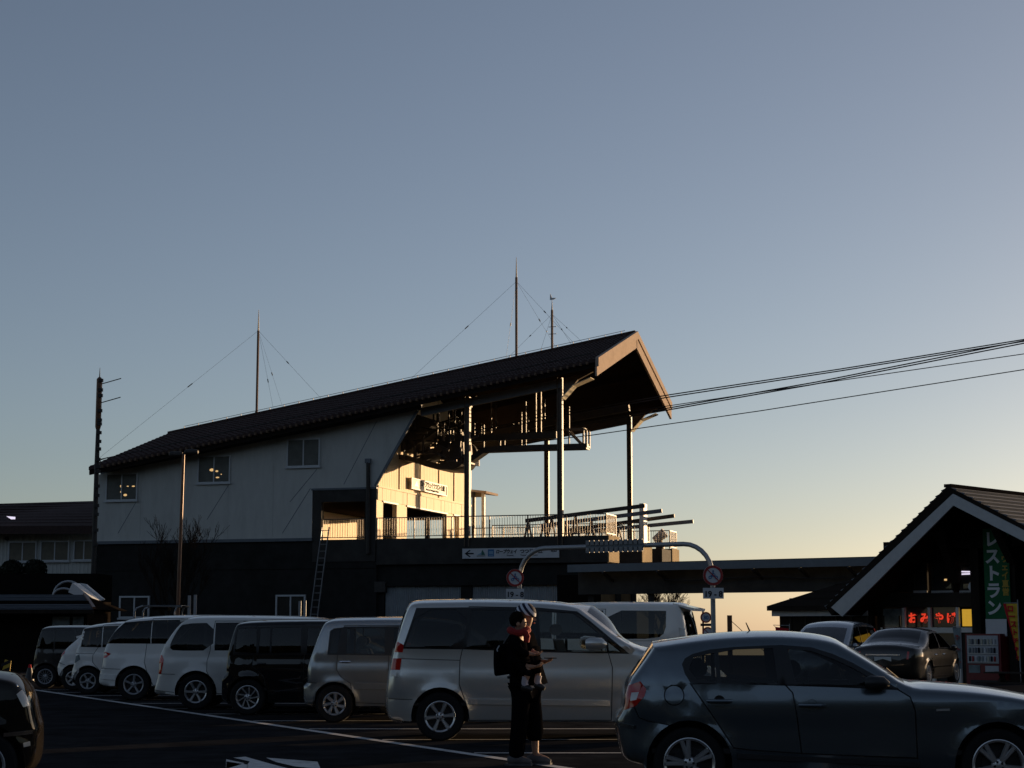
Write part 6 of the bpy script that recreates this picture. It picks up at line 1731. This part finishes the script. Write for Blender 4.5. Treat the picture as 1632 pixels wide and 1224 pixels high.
gp = ground(836, 1219)
adult = thing('person', 'adult in dark coat and striped knit hat with backpack, carrying a child', 'person', (gp.x, gp.y, 0), R(-16))
N, E = {}, []
for k, v in dict(pelvis=(0, 0, .90, .09), waist=(-.01, 0, 1.04, .085), chest=(-.03, 0, 1.28, .09), neckb=(0, 0, 1.45, .06), neck=(.015, 0, 1.51, .05), jaw=(.035, 0, 1.575, (.075, .07)), skull=(.02, 0, 1.66, .088), crown=(.01, 0, 1.72, .06),
                 hipr=(-.01, -.09, .85, .07), kneer=(-.02, -.09, .48, .05), ankr=(-.07, -.09, .09, .042), toer=(.09, -.10, .04, .035),
                 hipl=(.03, .09, .85, .07), kneel=(.09, .09, .48, .05), ankl=(.10, .09, .10, .040), toel=(.26, .09, .04, .035),
                 shr=(-.01, -.17, 1.39, .06), elr=(-.04, -.31, 1.13, .045), wrr=(.14, -.30, 1.07, .030), shl=(-.01, .17, 1.39, .06), ell=(.04, .22, 1.13, .045), wrl=(.20, .04, 1.12, .030)).items(): N[k] = v
E += [('pelvis', 'waist'), ('waist', 'chest'), ('chest', 'neckb'), ('neckb', 'neck'), ('neck', 'jaw'), ('jaw', 'skull'), ('skull', 'crown'), ('pelvis', 'hipr'), ('hipr', 'kneer'), ('kneer', 'ankr'), ('ankr', 'toer'), ('pelvis', 'hipl'), ('hipl', 'kneel'), ('kneel', 'ankl'), ('ankl', 'toel'),
      ('chest', 'shr'), ('shr', 'elr'), ('elr', 'wrr'), ('chest', 'shl'), ('shl', 'ell'), ('ell', 'wrl')]
hand_nodes(N, E, 'wrr', (.14, -.30, 1.07), (1, .25, .1), (0, .3, .9)); hand_nodes(N, E, 'wrl', (.20, .04, 1.12), (.8, -.5, .1), (0, -.2, 1))
skin('body', 'skin', adult, N, E, 'pelvis')
face(adult, (.03, 0, 1.60), 1.0)
J = dict(hem=(.02, 0, .85, (.22, .20)), mid=(.02, 0, 1.08, (.20, .19)), chest=(-.01, 0, 1.30, (.19, .185)), coll=(0, 0, 1.46, .085), shr=(-.01, -.18, 1.40, .085), elr=(-.05, -.33, 1.13, .068), wrr=(.11, -.305, 1.07, .050), shl=(-.01, .18, 1.40, .085), ell=(.04, .235, 1.13, .068), wrl=(.17, .07, 1.12, .050))
skin('coat', 'coat_dark', adult, J, [('hem', 'mid'), ('mid', 'chest'), ('chest', 'coll'), ('chest', 'shr'), ('shr', 'elr'), ('elr', 'wrr'), ('chest', 'shl'), ('shl', 'ell'), ('ell', 'wrl')], 'mid')
Tn = dict(top=(.02, 0, .86, (.13, .13)), hr=(-.01, -.085, .80, .118), kr=(-.03, -.09, .46, .100), cr=(-.075, -.09, .06, .092), hl=(.05, .085, .80, .112), kl=(.09, .09, .48, .098), cl=(.10, .09, .24, .100))
skin('trousers', 'trousers', adult, Tn, [('top', 'hr'), ('hr', 'kr'), ('kr', 'cr'), ('top', 'hl'), ('hl', 'kl'), ('kl', 'cl')], 'top')
MB().lathe([(.165, .838), (.182, .842), (.182, .862), (.165, .866)], 24, 'z', (.03, 0, 0), True).build('shirt_hem', 'shirt', adult, True)
for (ax_, ay_) in ((-.07, -.095), (.10, .09)):
    mb = MB().tube([(ax_ - .09, ay_, .05), (ax_ - .03, ay_, .062), (ax_ + .05, ay_, .058), (ax_ + .13, ay_, .042), (ax_ + .175, ay_, .034)], [.040, .055, .050, .042, .022], 14)
    mb.build('shoe', 'shoe', adult, True); MB().span(ax_ - .12, ax_ + .18, ay_ - .045, ay_ + .045, 0, .022).build('sole', 'shoe', adult)
# knit hat: alternating tilted bands on a rounded cap
hc = Vector((.015, 0, 1.655)); tilt = Matrix.Rotation(R(-38), 3, 'Y')
nb = 9; lo_, hi_ = -.15, 1.0
for b_ in range(nb):
    mb = MB(); u0, u1 = -1 + 2 * b_ / nb, -1 + 2 * (b_ + 1) / nb
    n_ = 24
    for j in range(4):
        u = u0 + (u1 - u0) * j / 3; q = math.sqrt(max(0, 1 - u * u))
        for k in range(n_ + 1):
            a_ = 2 * math.pi * k / n_
            p = tilt @ Vector((u * .118, q * math.cos(a_) * .112, q * math.sin(a_) * .118)); p = Vector((p.x, p.y, max(p.z, -.012 + p.x * -.25)))
            mb.v.append(tuple(hc + p))
    for j in range(3):
        for k in range(n_): a_ = j * (n_ + 1) + k; mb.f.append((a_, a_ + 1, a_ + n_ + 2, a_ + n_ + 1))
    mb.build('hat_band', 'hat_white' if b_ % 2 else 'hat_navy', adult, True)
ellipsoid(MB(), (-.02, 0, 1.615), (.085, .092, .085), 16, 8, -1, .4).build('hair', 'hair', adult, True)
# backpack
bp = thing('backpack', 'dark rucksack with a dangling bobble on the back of the adult', 'backpack', (gp.x, gp.y, 0), R(-16))
skin('bag', 'coat_dark', bp, dict(a=(-.20, -.03, .98, (.075, .14)), b=(-.225, -.03, 1.12, (.10, .16)), c=(-.20, -.03, 1.32, (.07, .13))), [('a', 'b'), ('b', 'c')], 'b')
for sg in (-.12, .10): MB().tube([(-.20, sg, 1.32), (-.10, sg, 1.47), (.06, sg, 1.42), (.11, sg, 1.25), (.02, sg, 1.02), (-.16, sg, .95)], .018, 6).build('strap', 'black_trim', bp, True)
mb = MB().tube([(-.255, -.12, 1.30), (-.275, -.14, 1.26), (-.27, -.14, 1.235)], .007, 5); mb.build('cord', 'shirt', bp)
ellipsoid(MB(), (-.268, -.14, 1.19), (.026, .026, .05), 10, 7).build('bobble', 'coat_child', bp, True)
# phone in the far hand
MB().span(-.07, .07, -.04, .04, -.006, .006).build('flat_case', 'steel_dark', None, label='thin flat grey case held out in the hand of the adult', cat='case', loc=(gp.x + .285, gp.y - .10, 1.165))
# the child on the near arm
ch = thing('person', 'small child in dark coat and red scarf carried on the adult arm', 'person', (gp.x, gp.y, 0), R(-16))
dy = -.24
N, E = {}, []
for k, v in dict(pelvis=(.0, dy, 1.10, .085), waist=(-.01, dy, 1.20, .085), chest=(-.02, dy, 1.35, .09), neck=(.0, dy, 1.45, .042), jaw=(.03, dy, 1.515, .068), skull=(.01, dy, 1.58, .084), crown=(.0, dy, 1.63, .06),
                 hr=(.03, dy - .06, 1.06, .06), kr=(.14, dy - .07, 1.03, .045), ar=(.085, dy - .07, .90, .030), tr=(.115, dy - .07, .845, .026), hl=(.03, dy + .06, 1.06, .06), kl=(.21, dy + .05, 1.05, .045), al=(.20, dy + .05, .91, .030), tl=(.24, dy + .05, .86, .026),
                 sr=(-.02, dy - .10, 1.38, .045), er=(.06, dy - .15, 1.24, .035), wr=(.17, dy - .06, 1.21, .025), sl=(-.02, dy + .10, 1.38, .045), el=(.07, dy + .13, 1.28, .035), wl=(.16, dy + .08, 1.22, .025)).items(): N[k] = v
E += [('pelvis', 'waist'), ('waist', 'chest'), ('chest', 'neck'), ('neck', 'jaw'), ('jaw', 'skull'), ('skull', 'crown'), ('pelvis', 'hr'), ('hr', 'kr'), ('kr', 'ar'), ('ar', 'tr'), ('pelvis', 'hl'), ('hl', 'kl'), ('kl', 'al'), ('al', 'tl'), ('chest', 'sr'), ('sr', 'er'), ('er', 'wr'), ('chest', 'sl'), ('sl', 'el'), ('el', 'wl')]
hand_nodes(N, E, 'wr', (.17, dy - .06, 1.21), (1, .2, -.1), (0, .3, .9), .62); hand_nodes(N, E, 'wl', (.16, dy + .08, 1.22), (1, -.1, 0), (0, -.3, .9), .62)
skin('body', 'skin', ch, N, E, 'pelvis')
face(ch, (.02, dy, 1.545), .92)
skin('coat', 'coat_child', ch, dict(hem=(.01, dy, 1.04, (.125, .12)), mid=(-.01, dy, 1.20, (.13, .125)), chest=(-.03, dy, 1.36, (.125, .12)), coll=(-.01, dy, 1.45, .07), sr=(-.03, dy - .10, 1.38, .068), er=(.05, dy - .16, 1.24, .056), wr=(.14, dy - .07, 1.21, .042), sl=(-.03, dy + .10, 1.38, .068), el=(.06, dy + .14, 1.28, .056), wl=(.13, dy + .09, 1.22, .042)),
     [('hem', 'mid'), ('mid', 'chest'), ('chest', 'coll'), ('chest', 'sr'), ('sr', 'er'), ('er', 'wr'), ('chest', 'sl'), ('sl', 'el'), ('el', 'wl')], 'mid')
skin('trousers', 'coat_child', ch, dict(t=(.0, dy, 1.09, .10), hr=(.03, dy - .06, 1.05, .075), kr=(.14, dy - .07, 1.02, .058), cr=(.11, dy - .07, .965, .052), hl=(.03, dy + .06, 1.05, .075), kl=(.21, dy + .05, 1.04, .058), cl=(.20, dy + .05, .985, .052)),
     [('t', 'hr'), ('hr', 'kr'), ('kr', 'cr'), ('t', 'hl'), ('hl', 'kl'), ('kl', 'cl')], 't')
for (sx_, sy_, sz_) in ((.088, dy - .07, .90), (.20, dy + .05, .915)):
    MB().tube([(sx_ + .012, sy_, sz_ + .065), (sx_, sy_, sz_), (sx_ + .01, sy_, sz_ - .03)], [.038, .036, .036], 10).build('sock', 'sock', ch, True)
    MB().tube([(sx_ - .03, sy_, sz_ - .035), (sx_ + .0, sy_, sz_ - .045), (sx_ + .05, sy_, sz_ - .065), (sx_ + .085, sy_, sz_ - .08)], [.028, .040, .036, .020], 10).build('shoe', 'black_trim', ch, True)
ellipsoid(MB(), (-.012, dy, 1.585), (.092, .094, .098), 16, 9, -.75, 1).build('hair', 'hair', ch, True)
mb = MB(); 
P = [(.095 * math.cos(t) * (1 + .06 * math.sin(3 * t)), dy + .10 * math.sin(t), 1.455 + .018 * math.sin(2 * t + 1)) for t in np.linspace(0, 2 * math.pi, 22)]
mb.tube(P, .040, 10); mb.tube([(.09, dy - .06, 1.45), (.115, dy - .07, 1.40), (.11, dy - .075, 1.34)], [.036, .04, .03], 8)
mb.build('scarf', 'scarf_red', ch, True)
# ------------------------------------------------------------------ unseen wooded mountainside behind the camera, added to cut sky light
def shading_hillside():
    rg = random.Random(21); mb = MB()
    na, nr = 120, 26
    for j in range(nr + 1):
        f = j / nr; d = 60 + 840 * f ** 1.4
        for i in range(na + 1):
            az_ = R(-175 + 165 * i / na)              # behind the viewer, from left round to the right
            edge = min(1, min(i, na - i) / 22.0)
            h_ = (d - 60) * .23 * edge * edge * (3 - 2 * edge) * (1 + .12 * math.sin(az_ * 7) + .08 * math.sin(az_ * 17 + 2))
            h_ += rg.uniform(-1, 1) * (1.5 + d * .008) * (1 if j else 0)
            x, y = d * math.cos(az_), 20 + d * math.sin(az_)
            mb.v.append((x, y, gz(x, y) + h_ + (700 * (1 - math.exp(-(max(0, math.hypot(x, y - 50) - 82)) / 900.0)) * sstep(82, 130, math.hypot(x, y - 50))) * edge))
    for j in range(nr):
        for i in range(na): a_ = j * (na + 1) + i; mb.f.append((a_, a_ + 1, a_ + na + 2, a_ + na + 1))
    o = mb.build('shading_hillside', 'forest', kind='structure')
M['forest'] = mat('forest_cover', (.014, .016, .009), .95, var=.5, scale=.15, bump=.4, spec=0)
shading_hillside()
